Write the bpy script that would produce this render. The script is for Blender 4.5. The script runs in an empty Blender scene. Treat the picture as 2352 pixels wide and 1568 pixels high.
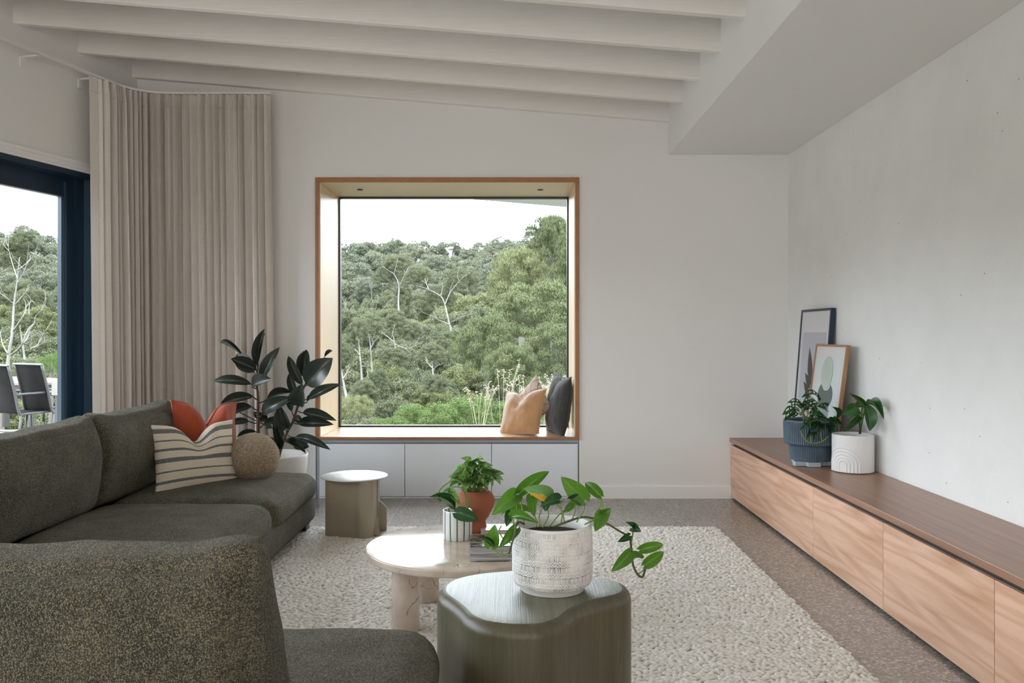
import bpy, bmesh, math, random
import numpy as np
from mathutils import Vector, Matrix, noise
from mathutils.bvhtree import BVHTree

rnd = random.Random(11)
PI = math.pi
SC = bpy.context.scene
COL = SC.collection

# ------------------------------------------------------------------ camera, sky, light, exposure
F, PX, PY, CH = 1950.0, 1180.0, 766.0, 1.25          # focal length and principal point in photo pixels, eye height
cam_d = bpy.data.cameras.new('camera')
cam = bpy.data.objects.new('camera', cam_d)
COL.objects.link(cam)
cam.location = (0, 0, CH)
cam.rotation_euler = (PI / 2, 0, 0)
cam_d.sensor_width = 36.0
cam_d.lens = F / 2352 * 36
cam_d.shift_x = (1176 - PX) / 2352
cam_d.shift_y = (PY - 784) / 2352
cam_d.clip_start, cam_d.clip_end = 0.05, 900
SC.camera = cam

world = bpy.data.worlds.new('overcast_sky')
SC.world = world
world.use_nodes = True
WN = world.node_tree
WN.nodes['Background'].inputs['Color'].default_value = (0.90, 0.98, 1.09, 1)
WN.nodes['Background'].inputs['Strength'].default_value = 9.4

sun_d = bpy.data.lights.new('sun', 'SUN')
sun_d.energy, sun_d.angle, sun_d.color = 2.5, math.radians(25), (1.0, 0.97, 0.92)
sun = bpy.data.objects.new('sun', sun_d)
COL.objects.link(sun)
sun.rotation_euler = (math.radians(38), math.radians(-18), 0)

def area(name, loc, rot, sx, sy, power, color=(1, 1, 1), portal=False):
    d = bpy.data.lights.new(name, 'AREA')
    d.shape, d.size, d.size_y, d.energy, d.color = 'RECTANGLE', sx, sy, power, color
    o = bpy.data.objects.new(name, d)
    COL.objects.link(o)
    o.location, o.rotation_euler = loc, rot
    if portal:
        d.cycles.is_portal = True
    return o

area('rear_fill_light', (-0.9, -3.7, 1.65), (PI / 2, 0, 0), 5.6, 2.7, 115, (1.0, 0.94, 0.86))  # added fill lamp behind the camera, in front of the solid rear wall
area('left_glazing_portal', (-4.05, 2.2, 1.2), (PI / 2, 0, math.radians(-104.8)), 9.4, 2.4, 1, portal=True)
area('window_portal', (-0.5, 7.0, 1.45), (PI / 2, 0, math.radians(180)), 1.95, 1.95, 1, portal=True)

SC.view_settings.view_transform = 'Standard'
SC.view_settings.look = 'None'
SC.view_settings.exposure = 0.18
SC.view_settings.gamma = 1.0
SC.view_settings.use_curve_mapping = False
SC.cycles.use_denoising = True
SC.cycles.max_bounces = 7
SC.cycles.diffuse_bounces = 5
SC.cycles.glossy_bounces = 3
SC.cycles.transmission_bounces = 4
SC.cycles.transparent_max_bounces = 12
SC.cycles.caustics_reflective = False
SC.cycles.caustics_refractive = False
SC.cycles.sample_clamp_indirect = 6.0

# ------------------------------------------------------------------ helpers
ORG = {}

def at(px, py, Y):
    """The world point seen at photo pixel (px, py) at distance Y from the camera."""
    return Vector(((px - PX) / F * Y, Y, CH - (py - PY) / F * Y))

def onz(px, py, z):
    """The world point of height z seen at photo pixel (px, py)."""
    Y = (CH - z) * F / (py - PY)
    return Vector(((px - PX) / F * Y, Y, z))

def tag(o, label=None, cat=None, group=None, kind=None):
    for k, v in (('label', label), ('category', cat), ('group', group), ('kind', kind)):
        if v:
            o[k] = v
    return o

def thing(name, label, cat, loc=(0, 0, 0), group=None):
    o = bpy.data.objects.new(name, None)
    COL.objects.link(o)
    o.location = loc
    o.empty_display_size = 0.1
    ORG[o.name] = Vector(loc)
    return tag(o, label, cat, group)

def link(name, me, parent=None):
    o = bpy.data.objects.new(name, me)
    COL.objects.link(o)
    if parent is not None:
        o.parent = parent
        ORG[o.name] = ORG.get(parent.name, Vector())
    else:
        ORG[o.name] = Vector()
    return o

class MB:
    """Collects shapes (world coordinates) and links them as one mesh object."""
    def __init__(self):
        self.v, self.f, self.s, self.uv = [], [], [], {}
    def add(self, verts, faces, smooth=True, uvs=None):
        b = len(self.v)
        self.v.extend([Vector(p) for p in verts])
        for f in faces:
            self.f.append([b + i for i in f])
            self.s.append(smooth)
        if uvs:
            for i, u in enumerate(uvs):
                self.uv[b + i] = u
        return self
    def box(self, c, s, bev=0.0, rot=None, seg=2):
        bm = bmesh.new()
        bmesh.ops.create_cube(bm, size=1.0)
        for v in bm.verts:
            v.co = Vector((v.co.x * s[0], v.co.y * s[1], v.co.z * s[2]))
        if bev > 0:
            bmesh.ops.bevel(bm, geom=bm.edges[:], offset=bev, segments=seg, affect='EDGES', profile=0.5)
        m = Matrix.Translation(c) @ (rot.to_4x4() if rot else Matrix())
        bm.verts.ensure_lookup_table()
        self.add([m @ v.co for v in bm.verts], [[v.index for v in f.verts] for f in bm.faces], False)
        bm.free()
        return self
    def span(self, a, b, bev=0.0):
        return self.box([(a[i] + b[i]) / 2 for i in range(3)], [abs(b[i] - a[i]) for i in range(3)], bev)
    def lathe(self, prof, c=(0, 0, 0), n=48, cap=False, rfun=None, uv=True):
        vs, fs, us = [], [], []
        m = len(prof)
        for j, (r, z) in enumerate(prof):
            for i in range(n):
                a = 2 * PI * i / n
                rr = r if rfun is None else rfun(r, z, a, j)
                vs.append((c[0] + rr * math.cos(a), c[1] + rr * math.sin(a), c[2] + z))
        for j in range(m - 1):
            for i in range(n):
                k = (i + 1) % n
                fs.append((j * n + i, j * n + k, (j + 1) * n + k, (j + 1) * n + i))
        if cap:
            fs.append(list(range(n))[::-1])
            fs.append([(m - 1) * n + i for i in range(n)])
        return self.add(vs, fs, True)
    def tube(self, pts, r, n=8, cap=True):
        pts = [Vector(p) for p in pts]
        k = len(pts)
        rr = r if isinstance(r, (list, tuple)) else [r] * k
        vs, fs = [], []
        ref = Vector((0.31, 0.22, 0.93)).normalized()
        for i, p in enumerate(pts):
            t = (pts[min(i + 1, k - 1)] - pts[max(i - 1, 0)])
            if t.length < 1e-9:
                t = Vector((0, 0, 1))
            t.normalize()
            a = ref - t * ref.dot(t)
            if a.length < 1e-3:
                a = Vector((1, 0, 0)) - t * t.x
            a.normalize()
            ref = a
            b = t.cross(a)
            for j in range(n):
                w = 2 * PI * j / n
                vs.append(p + (a * math.cos(w) + b * math.sin(w)) * rr[i])
        for i in range(k - 1):
            for j in range(n):
                q = (j + 1) % n
                fs.append((i * n + j, i * n + q, (i + 1) * n + q, (i + 1) * n + j))
        if cap:
            fs.append(list(range(n))[::-1])
            fs.append([(k - 1) * n + j for j in range(n)])
        return self.add(vs, fs, True)
    def prism(self, poly, axis, a, b, smooth=False):
        """Extrude a 2-D polygon along an axis: axis 'z' takes (x, y), 'y' takes (x, z), 'x' takes (y, z)."""
        def P(p, h):
            return {'z': (p[0], p[1], h), 'y': (p[0], h, p[1]), 'x': (h, p[0], p[1])}[axis]
        n = len(poly)
        vs = [P(p, a) for p in poly] + [P(p, b) for p in poly]
        fs = [list(range(n))[::-1], [n + i for i in range(n)]]
        self.add(vs, fs, False)
        base = len(self.v) - 2 * n
        for i in range(n):
            k = (i + 1) % n
            self.f.append([base + i, base + k, base + n + k, base + n + i])
            self.s.append(smooth)
        return self
    def build(self, name, mat, parent=None, org=None, auto=None):
        o = org if org is not None else (ORG.get(parent.name, Vector()) if parent is not None else Vector())
        o = Vector(o)
        me = bpy.data.meshes.new(name)
        me.from_pydata([tuple(p - o) for p in self.v], [], self.f)
        me.polygons.foreach_set('use_smooth', self.s)
        if self.uv:
            uvl = me.uv_layers.new(name='UVMap')
            li = np.empty(len(me.loops), dtype=np.int32)
            me.loops.foreach_get('vertex_index', li)
            arr = np.zeros((len(self.v), 2), dtype=np.float32)
            for i, u in self.uv.items():
                arr[i] = u
            uvl.data.foreach_set('uv', arr[li].ravel())
        bm = bmesh.new()
        bm.from_mesh(me)
        bmesh.ops.recalc_face_normals(bm, faces=bm.faces[:])
        bm.to_mesh(me)
        bm.free()
        if auto:
            me.set_sharp_from_angle(angle=math.radians(auto))
        if mat:
            me.materials.append(mat)
        ob = link(name, me, parent)
        if parent is None and org is not None:
            ob.location = o
            ORG[ob.name] = o
        return ob

def curve_pts(ctrl, n=12):
    """Catmull-Rom through control points."""
    c = [Vector(p) for p in ctrl]
    if len(c) < 3:
        return [c[0].lerp(c[-1], i / n) for i in range(n + 1)]
    c = [c[0] * 2 - c[1]] + c + [c[-1] * 2 - c[-2]]
    out = []
    seg = len(c) - 3
    per = max(2, n // seg)
    for s in range(seg):
        p0, p1, p2, p3 = c[s:s + 4]
        for i in range(per):
            t = i / per
            out.append(0.5 * ((2 * p1) + (p2 - p0) * t + (2 * p0 - 5 * p1 + 4 * p2 - p3) * t * t + (3 * p1 - p0 - 3 * p2 + p3) * t ** 3))
    out.append(c[-2])
    return out

def softbox(size, r, n=14, bulge=None, wrinkle=0.0, wscale=4.0, seed=0, push=None):
    """A cushion: rounded box centred at the origin, crowned by bulge=(x,y,z) amounts, with soft wrinkles."""
    sx, sy, sz = [s / 2 for s in size]
    bm = bmesh.new()
    bmesh.ops.create_cube(bm, size=2.0)
    bmesh.ops.subdivide_edges(bm, edges=bm.edges[:], cuts=n, use_grid_fill=True)
    off = Vector((seed * 7.31, seed * 3.17, seed * 1.7))
    for v in bm.verts:
        x, y, z = v.co
        # denser sampling to the edges
        q = [math.copysign(1 - (1 - abs(t)) ** 1.35, t) for t in (x, y, z)]
        p = Vector((q[0] * sx, q[1] * sy, q[2] * sz))
        inner = Vector([max(-(s - r), min(s - r, c)) for s, c in zip((sx, sy, sz), p)])
        d = p - inner
        nrm = d.normalized() if d.length > 1e-9 else Vector((0, 0, 1))
        p = inner + nrm * r if d.length > 1e-9 else p
        if bulge:
            fx, fy, fz = 1 - q[0] ** 2, 1 - q[1] ** 2, 1 - q[2] ** 2
            p.x += bulge[0] * q[0] * fy * fz
            p.y += bulge[1] * q[1] * fx * fz
            p.z += bulge[2] * q[2] * fx * fy
        if push:
            p = push(p, q)
        if wrinkle:
            w = noise.noise(p * wscale + off) + 0.5 * noise.noise(p * wscale * 2.3 + off)
            p += nrm * w * wrinkle
        v.co = p
    bm.verts.ensure_lookup_table()
    vs = [v.co.copy() for v in bm.verts]
    fs = [[v.index for v in f.verts] for f in bm.faces]
    bm.free()
    return vs, fs

def pillow(w, h, t, n=36, chop=0.0, ear=0.05, wrinkle=0.006, seed=0, sag=0.0, expo=2.4, flat=0.022):
    """A throw cushion standing in the xz plane (z from 0 to h), thickness along y; returns verts, faces, uvs and the edge loop."""
    vs, fs, us = [], [], []
    def P(u, v, side):
        pin = 1 - ear * 2.0 * (1 - abs(v) ** 2.2)          # sides drawn in between the corners
        pinz = 1 - ear * 1.6 * (1 - abs(u) ** 2.2)
        x = u * w / 2 * pin
        z = v * h / 2 * pinz
        th = ((1 - abs(u) ** expo) * (1 - abs(v) ** expo))
        th = max(th, 0) ** 0.55
        y = side * t / 2 * th
        if chop and v > -0.2:
            k = math.exp(-(u / 0.30) ** 2) * ((v + 0.2) / 1.2) ** 1.6
            z -= chop * k
            y += 0.0
            k2 = math.exp(-((abs(u) - 0.42) / 0.25) ** 2) * max(0, v) * chop * 0.25
            y += side * k2 * th
            y -= side * th * chop * 0.35 * math.exp(-(u / 0.16) ** 2) * max(0, v)
        if sag:
            z -= sag * (1 - u * u) * max(0, v)
        a = noise.noise(Vector((u * 3 + seed * 5.1, v * 3, side * 2.0)))
        b = noise.noise(Vector((u * 7 + seed * 2.1, v * 2.5, side * 3.0)))
        y += side * wrinkle * (a + 0.6 * b) * (0.3 + th)
        zz = z + h / 2 - flat
        return Vector((x, y, zz if flat == 0 else max(zz, 0.0)))
    for side in (-1, 1):
        b = len(vs)
        for j in range(n + 1):
            for i in range(n + 1):
                u = -1 + 2 * i / n
                v = -1 + 2 * j / n
                u2 = math.copysign(1 - (1 - abs(u)) ** 1.3, u)
                v2 = math.copysign(1 - (1 - abs(v)) ** 1.3, v)
                vs.append(P(u2, v2, side))
                us.append((u2 * 0.5 + 0.5, v2 * 0.5 + 0.5))
        for j in range(n):
            for i in range(n):
                a = b + j * (n + 1) + i
                q = (a, a + 1, a + n + 2, a + n + 1)
                fs.append(q if side < 0 else q[::-1])
    loop = []
    m = 20
    for u, v in [(-1 + 2 * i / m, -1) for i in range(m)] + [(1, -1 + 2 * i / m) for i in range(m)] + \
                [(1 - 2 * i / m, 1) for i in range(m)] + [(-1, 1 - 2 * i / m) for i in range(m + 1)]:
        loop.append((P(u, v, 1) + P(u, v, -1)) / 2)
    return vs, fs, us, loop

# ------------------------------------------------------------------ materials
def nodes(name):
    m = bpy.data.materials.new(name)
    m.use_nodes = True
    nt = m.node_tree
    return m, nt, nt.nodes['Principled BSDF']

def nd(nt, typ, **kw):
    n = nt.nodes.new('ShaderNode' + typ)
    for k, v in kw.items():
        if k in n.inputs.keys():
            s = n.inputs[k]
            if hasattr(v, 'is_output'):
                nt.links.new(v, s)
            else:
                s.default_value = v
        else:
            setattr(n, k, v)
    return n

def lk(nt, a, b):
    nt.links.new(a, b)

def rgb(c):
    return (c[0], c[1], c[2], 1)

def ramp(nt, fac, stops, interp='LINEAR'):
    n = nt.nodes.new('ShaderNodeValToRGB')
    cr = n.color_ramp
    cr.interpolation = interp
    while len(cr.elements) < len(stops):
        cr.elements.new(0.5)
    for e, (p, c) in zip(cr.elements, stops):
        e.position = p
        e.color = rgb(c) if not isinstance(c, (int, float)) else (c, c, c, 1)
    nt.links.new(fac, n.inputs['Fac'])
    return n.outputs['Color']

def mixc(nt, fac, a, b, blend='MIX'):
    n = nt.nodes.new('ShaderNodeMix')
    n.data_type = 'RGBA'
    n.blend_type = blend
    for s, v in ((0, fac), (6, a), (7, b)):
        if hasattr(v, 'is_output'):
            nt.links.new(v, n.inputs[s])
        else:
            n.inputs[s].default_value = v if isinstance(v, (int, float)) else rgb(v)
    return n.outputs[2]

def mth(nt, op, a, b=0.0, c=None):
    n = nt.nodes.new('ShaderNodeMath')
    n.operation = op
    for i, v in enumerate((a, b) if c is None else (a, b, c)):
        if hasattr(v, 'is_output'):
            nt.links.new(v, n.inputs[i])
        else:
            n.inputs[i].default_value = v
    return n.outputs[0]

def coords(nt, kind='Object', scale=(1, 1, 1), rot=(0, 0, 0)):
    tc = nt.nodes.new('ShaderNodeTexCoord')
    mp = nt.nodes.new('ShaderNodeMapping')
    mp.inputs['Scale'].default_value = scale
    mp.inputs['Rotation'].default_value = rot
    nt.links.new(tc.outputs[kind], mp.inputs['Vector'])
    return mp.outputs['Vector']

def bump(nt, bsdf, h, strength=0.3, dist=0.01):
    b = nd(nt, 'Bump', Strength=strength, Distance=dist, Height=h)
    nt.links.new(b.outputs['Normal'], bsdf.inputs['Normal'])

def plain(name, c, rough=0.5, metal=0.0, spec=0.5, var=0.0, vscale=6.0, bmp=0.0, bscale=200.0, sheen=0.0, coat=0.0):
    m, nt, b = nodes(name)
    b.inputs['Roughness'].default_value = rough
    b.inputs['Metallic'].default_value = metal
    b.inputs['Specular IOR Level'].default_value = spec
    b.inputs['Sheen Weight'].default_value = sheen
    b.inputs['Coat Weight'].default_value = coat
    b.inputs['Base Color'].default_value = rgb(c)
    if var or bmp:
        co = coords(nt)
    if var:
        n = nd(nt, 'TexNoise', Vector=co, Scale=vscale, Detail=4.0)
        lk(nt, ramp(nt, n.outputs['Fac'], [(0.3, [x * (1 - var) for x in c]), (0.7, [min(1, x * (1 + var)) for x in c])]), b.inputs['Base Color'])
    if bmp:
        n2 = nd(nt, 'TexNoise', Vector=co, Scale=bscale, Detail=3.0)
        bump(nt, b, n2.outputs['Fac'], bmp, 0.002)
    return m

def wood(name, c1, c2, stretch=(1, 1, 1), scale=6.0, rough=0.4, fine=60.0, cathedral=0.6, rot=(0, 0, 0), spec=0.4, bmp=0.12):
    """Timber grain running along the axis whose stretch is small."""
    m, nt, b = nodes(name)
    b.inputs['Roughness'].default_value = rough
    b.inputs['Specular IOR Level'].default_value = spec
    co = coords(nt, 'Object', stretch, rot)
    warp = nd(nt, 'TexNoise', Vector=co, Scale=scale * 0.45, Detail=2.0)
    rings = mth(nt, 'FRACT', mth(nt, 'MULTIPLY', warp.outputs['Fac'], 9.0))
    rings = mth(nt, 'PINGPONG', rings, 0.5)
    fib = nd(nt, 'TexNoise', Vector=coords(nt, 'Object', [s * (1.0 if s > 0.5 else 0.25) for s in stretch], rot), Scale=fine, Detail=4.0, Roughness=0.7)
    big = nd(nt, 'TexNoise', Vector=co, Scale=scale * 1.3, Detail=3.0)
    f = mth(nt, 'ADD', mth(nt, 'MULTIPLY', rings, cathedral), mth(nt, 'MULTIPLY', fib.outputs['Fac'], 0.55))
    f = mth(nt, 'ADD', f, mth(nt, 'MULTIPLY', mth(nt, 'SUBTRACT', big.outputs['Fac'], 0.5), 0.8))
    lk(nt, ramp(nt, f, [(0.12, c2), (0.62, c1)]), b.inputs['Base Color'])
    bump(nt, b, fib.outputs['Fac'], bmp, 0.002)
    return m

def fabric(name, dark, light, scale=300.0, amount=0.5, rough=0.95, bmp=0.6, patch=0.25, stretch=(1, 1, 1), dist=0.003, sheen=0.25, regular=0.75):
    """Woven cloth: a cell per knot, light yarn over dark, larger brushed patches."""
    m, nt, b = nodes(name)
    b.inputs['Roughness'].default_value = rough
    b.inputs['Specular IOR Level'].default_value = 0.15
    b.inputs['Sheen Weight'].default_value = sheen
    b.inputs['Sheen Roughness'].default_value = 0.6
    co = coords(nt, 'Object', stretch, (0.3, 0.5, 0.45))
    v = nd(nt, 'TexVoronoi', Vector=co, Scale=scale, Randomness=regular)
    sep = nd(nt, 'SeparateColor', Color=v.outputs['Color'])
    big = nd(nt, 'TexNoise', Vector=co, Scale=7.0, Detail=4.0, Roughness=0.6)
    knot = mth(nt, 'SUBTRACT', 1.0, mth(nt, 'MULTIPLY', v.outputs['Distance'], 1.2))
    f = mth(nt, 'MULTIPLY', mth(nt, 'POWER', sep.outputs['Red'], 1.6), knot)
    f = mth(nt, 'ADD', mth(nt, 'MULTIPLY', f, amount * 1.6), mth(nt, 'MULTIPLY', mth(nt, 'SUBTRACT', big.outputs['Fac'], 0.45), patch * 2))
    lk(nt, ramp(nt, f, [(0.0, dark), (1.0, light)]), b.inputs['Base Color'])
    bump(nt, b, knot, bmp, dist)
    return m

M = {}
M['paint'] = plain('wall_paint', (0.80, 0.785, 0.765), 0.7, spec=0.25, bmp=0.05, bscale=350)
M['paint_white'] = plain('satin_white_paint', (0.84, 0.83, 0.815), 0.45, spec=0.35)
M['cab_white'] = plain('white_cabinet_lacquer', (0.78, 0.815, 0.86), 0.4, spec=0.4)
M['gap'] = plain('dark_gap', (0.05, 0.05, 0.05), 0.9)
M['grey_gap'] = plain('grey_recess', (0.36, 0.38, 0.42), 0.8)
M['black'] = plain('black_aluminium', (0.012, 0.013, 0.015), 0.4)
M['navy'] = plain('dark_blue_powder_coat', (0.008, 0.026, 0.050), 0.32, spec=0.5)
M['navy_light'] = plain('blue_grey_seal', (0.038, 0.075, 0.115), 0.35)

def beam_mat():
    m, nt, b = nodes('painted_rough_sawn_timber')
    b.inputs['Roughness'].default_value = 0.6
    b.inputs['Specular IOR Level'].default_value = 0.3
    co = coords(nt, 'Object', (1.2, 6, 22))
    n = nd(nt, 'TexNoise', Vector=co, Scale=4.0, Detail=5.0, Roughness=0.65)
    lk(nt, ramp(nt, n.outputs['Fac'], [(0.3, (0.80, 0.765, 0.72)), (0.7, (0.85, 0.82, 0.78))]), b.inputs['Base Color'])
    bump(nt, b, n.outputs['Fac'], 0.25, 0.004)
    return m
M['beam'] = beam_mat()

def bagged_wall():
    m, nt, b = nodes('white_bagged_brickwork')
    b.inputs['Roughness'].default_value = 0.75
    b.inputs['Specular IOR Level'].default_value = 0.2
    co = coords(nt, 'Object')
    n1 = nd(nt, 'TexNoise', Vector=co, Scale=2.2, Detail=5.0, Roughness=0.6)
    n2 = nd(nt, 'TexNoise', Vector=co, Scale=28.0, Detail=6.0, Roughness=0.65)
    v = nd(nt, 'TexVoronoi', Vector=co, Scale=11.0)
    n4 = nd(nt, 'TexNoise', Vector=co, Scale=6.0, Detail=2.0)
    pit = mth(nt, 'LESS_THAN', v.outputs['Distance'], mth(nt, 'MULTIPLY', mth(nt, 'GREATER_THAN', n4.outputs['Fac'], 0.42), 0.036))
    base = ramp(nt, n1.outputs['Fac'], [(0.3, (0.80, 0.795, 0.78)), (0.7, (0.86, 0.855, 0.84))])
    lk(nt, mixc(nt, pit, base, (0.22, 0.21, 0.20)), b.inputs['Base Color'])
    h = mth(nt, 'ADD', mth(nt, 'MULTIPLY', n1.outputs['Fac'], 0.8), mth(nt, 'MULTIPLY', n2.outputs['Fac'], 0.35))
    h = mth(nt, 'SUBTRACT', h, mth(nt, 'MULTIPLY', pit, 0.6))
    bump(nt, b, h, 0.6, 0.014)
    return m
M['bagged'] = bagged_wall()

def terrazzo():
    m, nt, b = nodes('polished_concrete_aggregate')
    b.inputs['Roughness'].default_value = 0.22
    b.inputs['Specular IOR Level'].default_value = 0.45
    co = coords(nt, 'Object')
    v = nd(nt, 'TexVoronoi', Vector=co, Scale=95.0)
    sep = nd(nt, 'SeparateColor', Color=v.outputs['Color'])
    big = nd(nt, 'TexNoise', Vector=co, Scale=1.4, Detail=4.0)
    stone = ramp(nt, sep.outputs['Red'], [(0.0, (0.085, 0.075, 0.067)), (0.35, (0.200, 0.172, 0.152)), (0.6, (0.370, 0.314, 0.263)), (0.85, (0.554, 0.486, 0.415)), (1.0, (0.770, 0.706, 0.638))])
    edge = mth(nt, 'GREATER_THAN', v.outputs['Distance'], 0.55)
    c = mixc(nt, edge, stone, (0.262, 0.243, 0.223))
    c = mixc(nt, 0.35, c, ramp(nt, big.outputs['Fac'], [(0.3, (0.231, 0.212, 0.192)), (0.7, (0.339, 0.314, 0.287))]))
    lk(nt, c, b.inputs['Base Color'])
    return m
M['floor'] = terrazzo()

M['lining'] = wood('clear_finished_ash_lining', (0.80, 0.65, 0.47), (0.74, 0.58, 0.40), (14, 14, 0.6), 3.0, 0.36, 26, 0.35)
M['lining_h'] = wood('clear_finished_ash_board', (0.60, 0.40, 0.24), (0.54, 0.34, 0.19), (0.6, 14, 14), 3.0, 0.30, 26, 0.35, spec=0.5)
M['lining_head_lit'] = wood('ash_head_board_lit', (0.85, 0.77, 0.62), (0.80, 0.70, 0.54), (0.6, 14, 14), 3.0, 0.36, 26, 0.3)  # same ash as the jambs, lightened in place of bounced light
M['lining_edge'] = wood('red_brown_edge_timber', (0.40, 0.175, 0.07), (0.33, 0.135, 0.05), (4, 4, 4), 3.0, 0.4, 26, 0.3)
M['oak'] = wood('oak_veneer_front', (0.74, 0.475, 0.335), (0.50, 0.265, 0.155), (7, 0.45, 7), 2.4, 0.42, 42, 0.75)
M['oak_top_shaded'] = wood('oak_veneer_top_shaded', (0.37, 0.20, 0.125), (0.26, 0.13, 0.078), (9, 0.35, 9), 2.4, 0.34, 42, 0.4, spec=0.5)  # same veneer as the fronts, darkened for the weaker light on top
M['oak_frame'] = wood('oak_picture_moulding', (0.45, 0.25, 0.12), (0.30, 0.155, 0.07), (10, 10, 0.8), 4.0, 0.45, 40, 0.4)

M['sofa'] = fabric('olive_chenille', (0.022, 0.0185, 0.0095), (0.62, 0.55, 0.355), 400, 0.54, patch=0.13, sheen=0.14, bmp=0.9, dist=0.004, regular=0.45)
M['sofa_seam'] = plain('olive_piping', (0.085, 0.083, 0.058), 0.95)
M['sofa_foot'] = plain('black_foot', (0.02, 0.02, 0.02), 0.5)

def rug_mat():
    m, nt, b = nodes('loop_pile_wool')
    b.inputs['Roughness'].default_value = 1.0
    b.inputs['Specular IOR Level'].default_value = 0.05
    at_ = nd(nt, 'Attribute', attribute_name='loop_shade')
    n = nd(nt, 'TexNoise', Vector=coords(nt, 'Object', (1, 4, 1)), Scale=5.0, Detail=5.0)
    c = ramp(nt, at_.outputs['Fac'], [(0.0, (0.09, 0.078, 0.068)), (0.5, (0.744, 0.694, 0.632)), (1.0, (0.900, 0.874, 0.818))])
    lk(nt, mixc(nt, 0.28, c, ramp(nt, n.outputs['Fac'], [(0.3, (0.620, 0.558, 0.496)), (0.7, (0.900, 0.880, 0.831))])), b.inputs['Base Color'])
    return m
M['rug'] = rug_mat()

def linen():
    m, nt, b = nodes('oatmeal_linen_curtain')
    b.inputs['Roughness'].default_value = 0.95
    b.inputs['Specular IOR Level'].default_value = 0.1
    co = coords(nt, 'Object')
    n1 = nd(nt, 'TexNoise', Vector=coords(nt, 'Object', (1, 1, 60)), Scale=8.0, Detail=3.0)
    n2 = nd(nt, 'TexNoise', Vector=coords(nt, 'Object', (60, 60, 1)), Scale=8.0, Detail=3.0)
    f = mth(nt, 'MULTIPLY', mth(nt, 'ADD', n1.outputs['Fac'], n2.outputs['Fac']), 0.5)
    c = ramp(nt, f, [(0.38, (0.76, 0.705, 0.66)), (0.62, (0.84, 0.79, 0.745))])
    lk(nt, c, b.inputs['Base Color'])
    bump(nt, b, f, 0.15, 0.002)
    tr = nd(nt, 'BsdfTranslucent', Color=(0.80, 0.745, 0.69, 1))
    mx = nd(nt, 'MixShader', Fac=0.09)
    lk(nt, b.outputs[0], mx.inputs[1])
    lk(nt, tr.outputs[0], mx.inputs[2])
    lk(nt, mx.outputs[0], nt.nodes['Material Output'].inputs['Surface'])
    return m
M['curtain'] = linen()

def glass_mat():
    m, nt, b = nodes('clear_coated_glazing')
    nt.nodes.remove(b)
    tr = nd(nt, 'BsdfTransparent', Color=(0.97, 0.985, 0.975, 1))
    gl = nd(nt, 'BsdfGlossy', Roughness=0.0)
    fr = nd(nt, 'Fresnel', IOR=1.12)
    mx = nd(nt, 'MixShader')
    lk(nt, fr.outputs[0], mx.inputs[0])
    lk(nt, tr.outputs[0], mx.inputs[1])
    lk(nt, gl.outputs[0], mx.inputs[2])
    lk(nt, mx.outputs[0], nt.nodes['Material Output'].inputs['Surface'])
    return m
M['glass'] = glass_mat()

def marble():
    m, nt, b = nodes('cream_veined_marble')
    b.inputs['Roughness'].default_value = 0.12
    b.inputs['Specular IOR Level'].default_value = 0.6
    co = coords(nt, 'Object')
    w = nd(nt, 'TexNoise', Vector=co, Scale=3.5, Detail=5.0)
    va = nt.nodes.new('ShaderNodeVectorMath')
    va.operation = 'MULTIPLY_ADD'
    lk(nt, w.outputs['Color'], va.inputs[0])
    va.inputs[1].default_value = (0.35, 0.35, 0.35)
    lk(nt, co, va.inputs[2])
    v = nd(nt, 'TexVoronoi', Vector=va.outputs[0], Scale=5.0, feature='DISTANCE_TO_EDGE')
    n3 = nd(nt, 'TexNoise', Vector=co, Scale=4.0, Detail=2.0)
    vein = mth(nt, 'MULTIPLY', mth(nt, 'LESS_THAN', v.outputs['Distance'], 0.006), mth(nt, 'GREATER_THAN', n3.outputs['Fac'], 0.53))
    cl = nd(nt, 'TexNoise', Vector=co, Scale=9.0, Detail=6.0)
    base = ramp(nt, cl.outputs['Fac'], [(0.3, (0.52, 0.42, 0.33)), (0.65, (0.70, 0.60, 0.50))])
    lk(nt, mixc(nt, vein, base, (0.30, 0.20, 0.13)), b.inputs['Base Color'])
    return m
M['marble'] = marble()

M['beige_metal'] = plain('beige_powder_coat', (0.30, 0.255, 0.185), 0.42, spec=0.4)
M['beige_metal_top_glare'] = plain('beige_powder_coat_top_glare', (0.62, 0.62, 0.60), 0.3, spec=0.6)  # beige coat painted near white to stand in for glare on the disc
M['stool'] = wood('sage_stained_oak_shaded', (0.105, 0.094, 0.055), (0.070, 0.062, 0.035), (16, 16, 0.9), 2.5, 0.34, 34, 0.45, spec=0.5, bmp=0.3)  # same stain as the top, darkened for the shade on the sides
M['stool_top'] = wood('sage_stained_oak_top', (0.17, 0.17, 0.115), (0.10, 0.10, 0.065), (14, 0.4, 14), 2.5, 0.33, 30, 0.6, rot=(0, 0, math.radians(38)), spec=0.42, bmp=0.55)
M['terracotta'] = plain('terracotta', (0.33, 0.105, 0.048), 0.75, var=0.12, bmp=0.1)
M['ceramic'] = plain('matt_white_ceramic', (0.74, 0.735, 0.73), 0.6, bmp=0.08, bscale=120)
M['soil'] = plain('dark_potting_soil', (0.025, 0.018, 0.012), 1.0, bmp=0.8, bscale=90)
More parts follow.
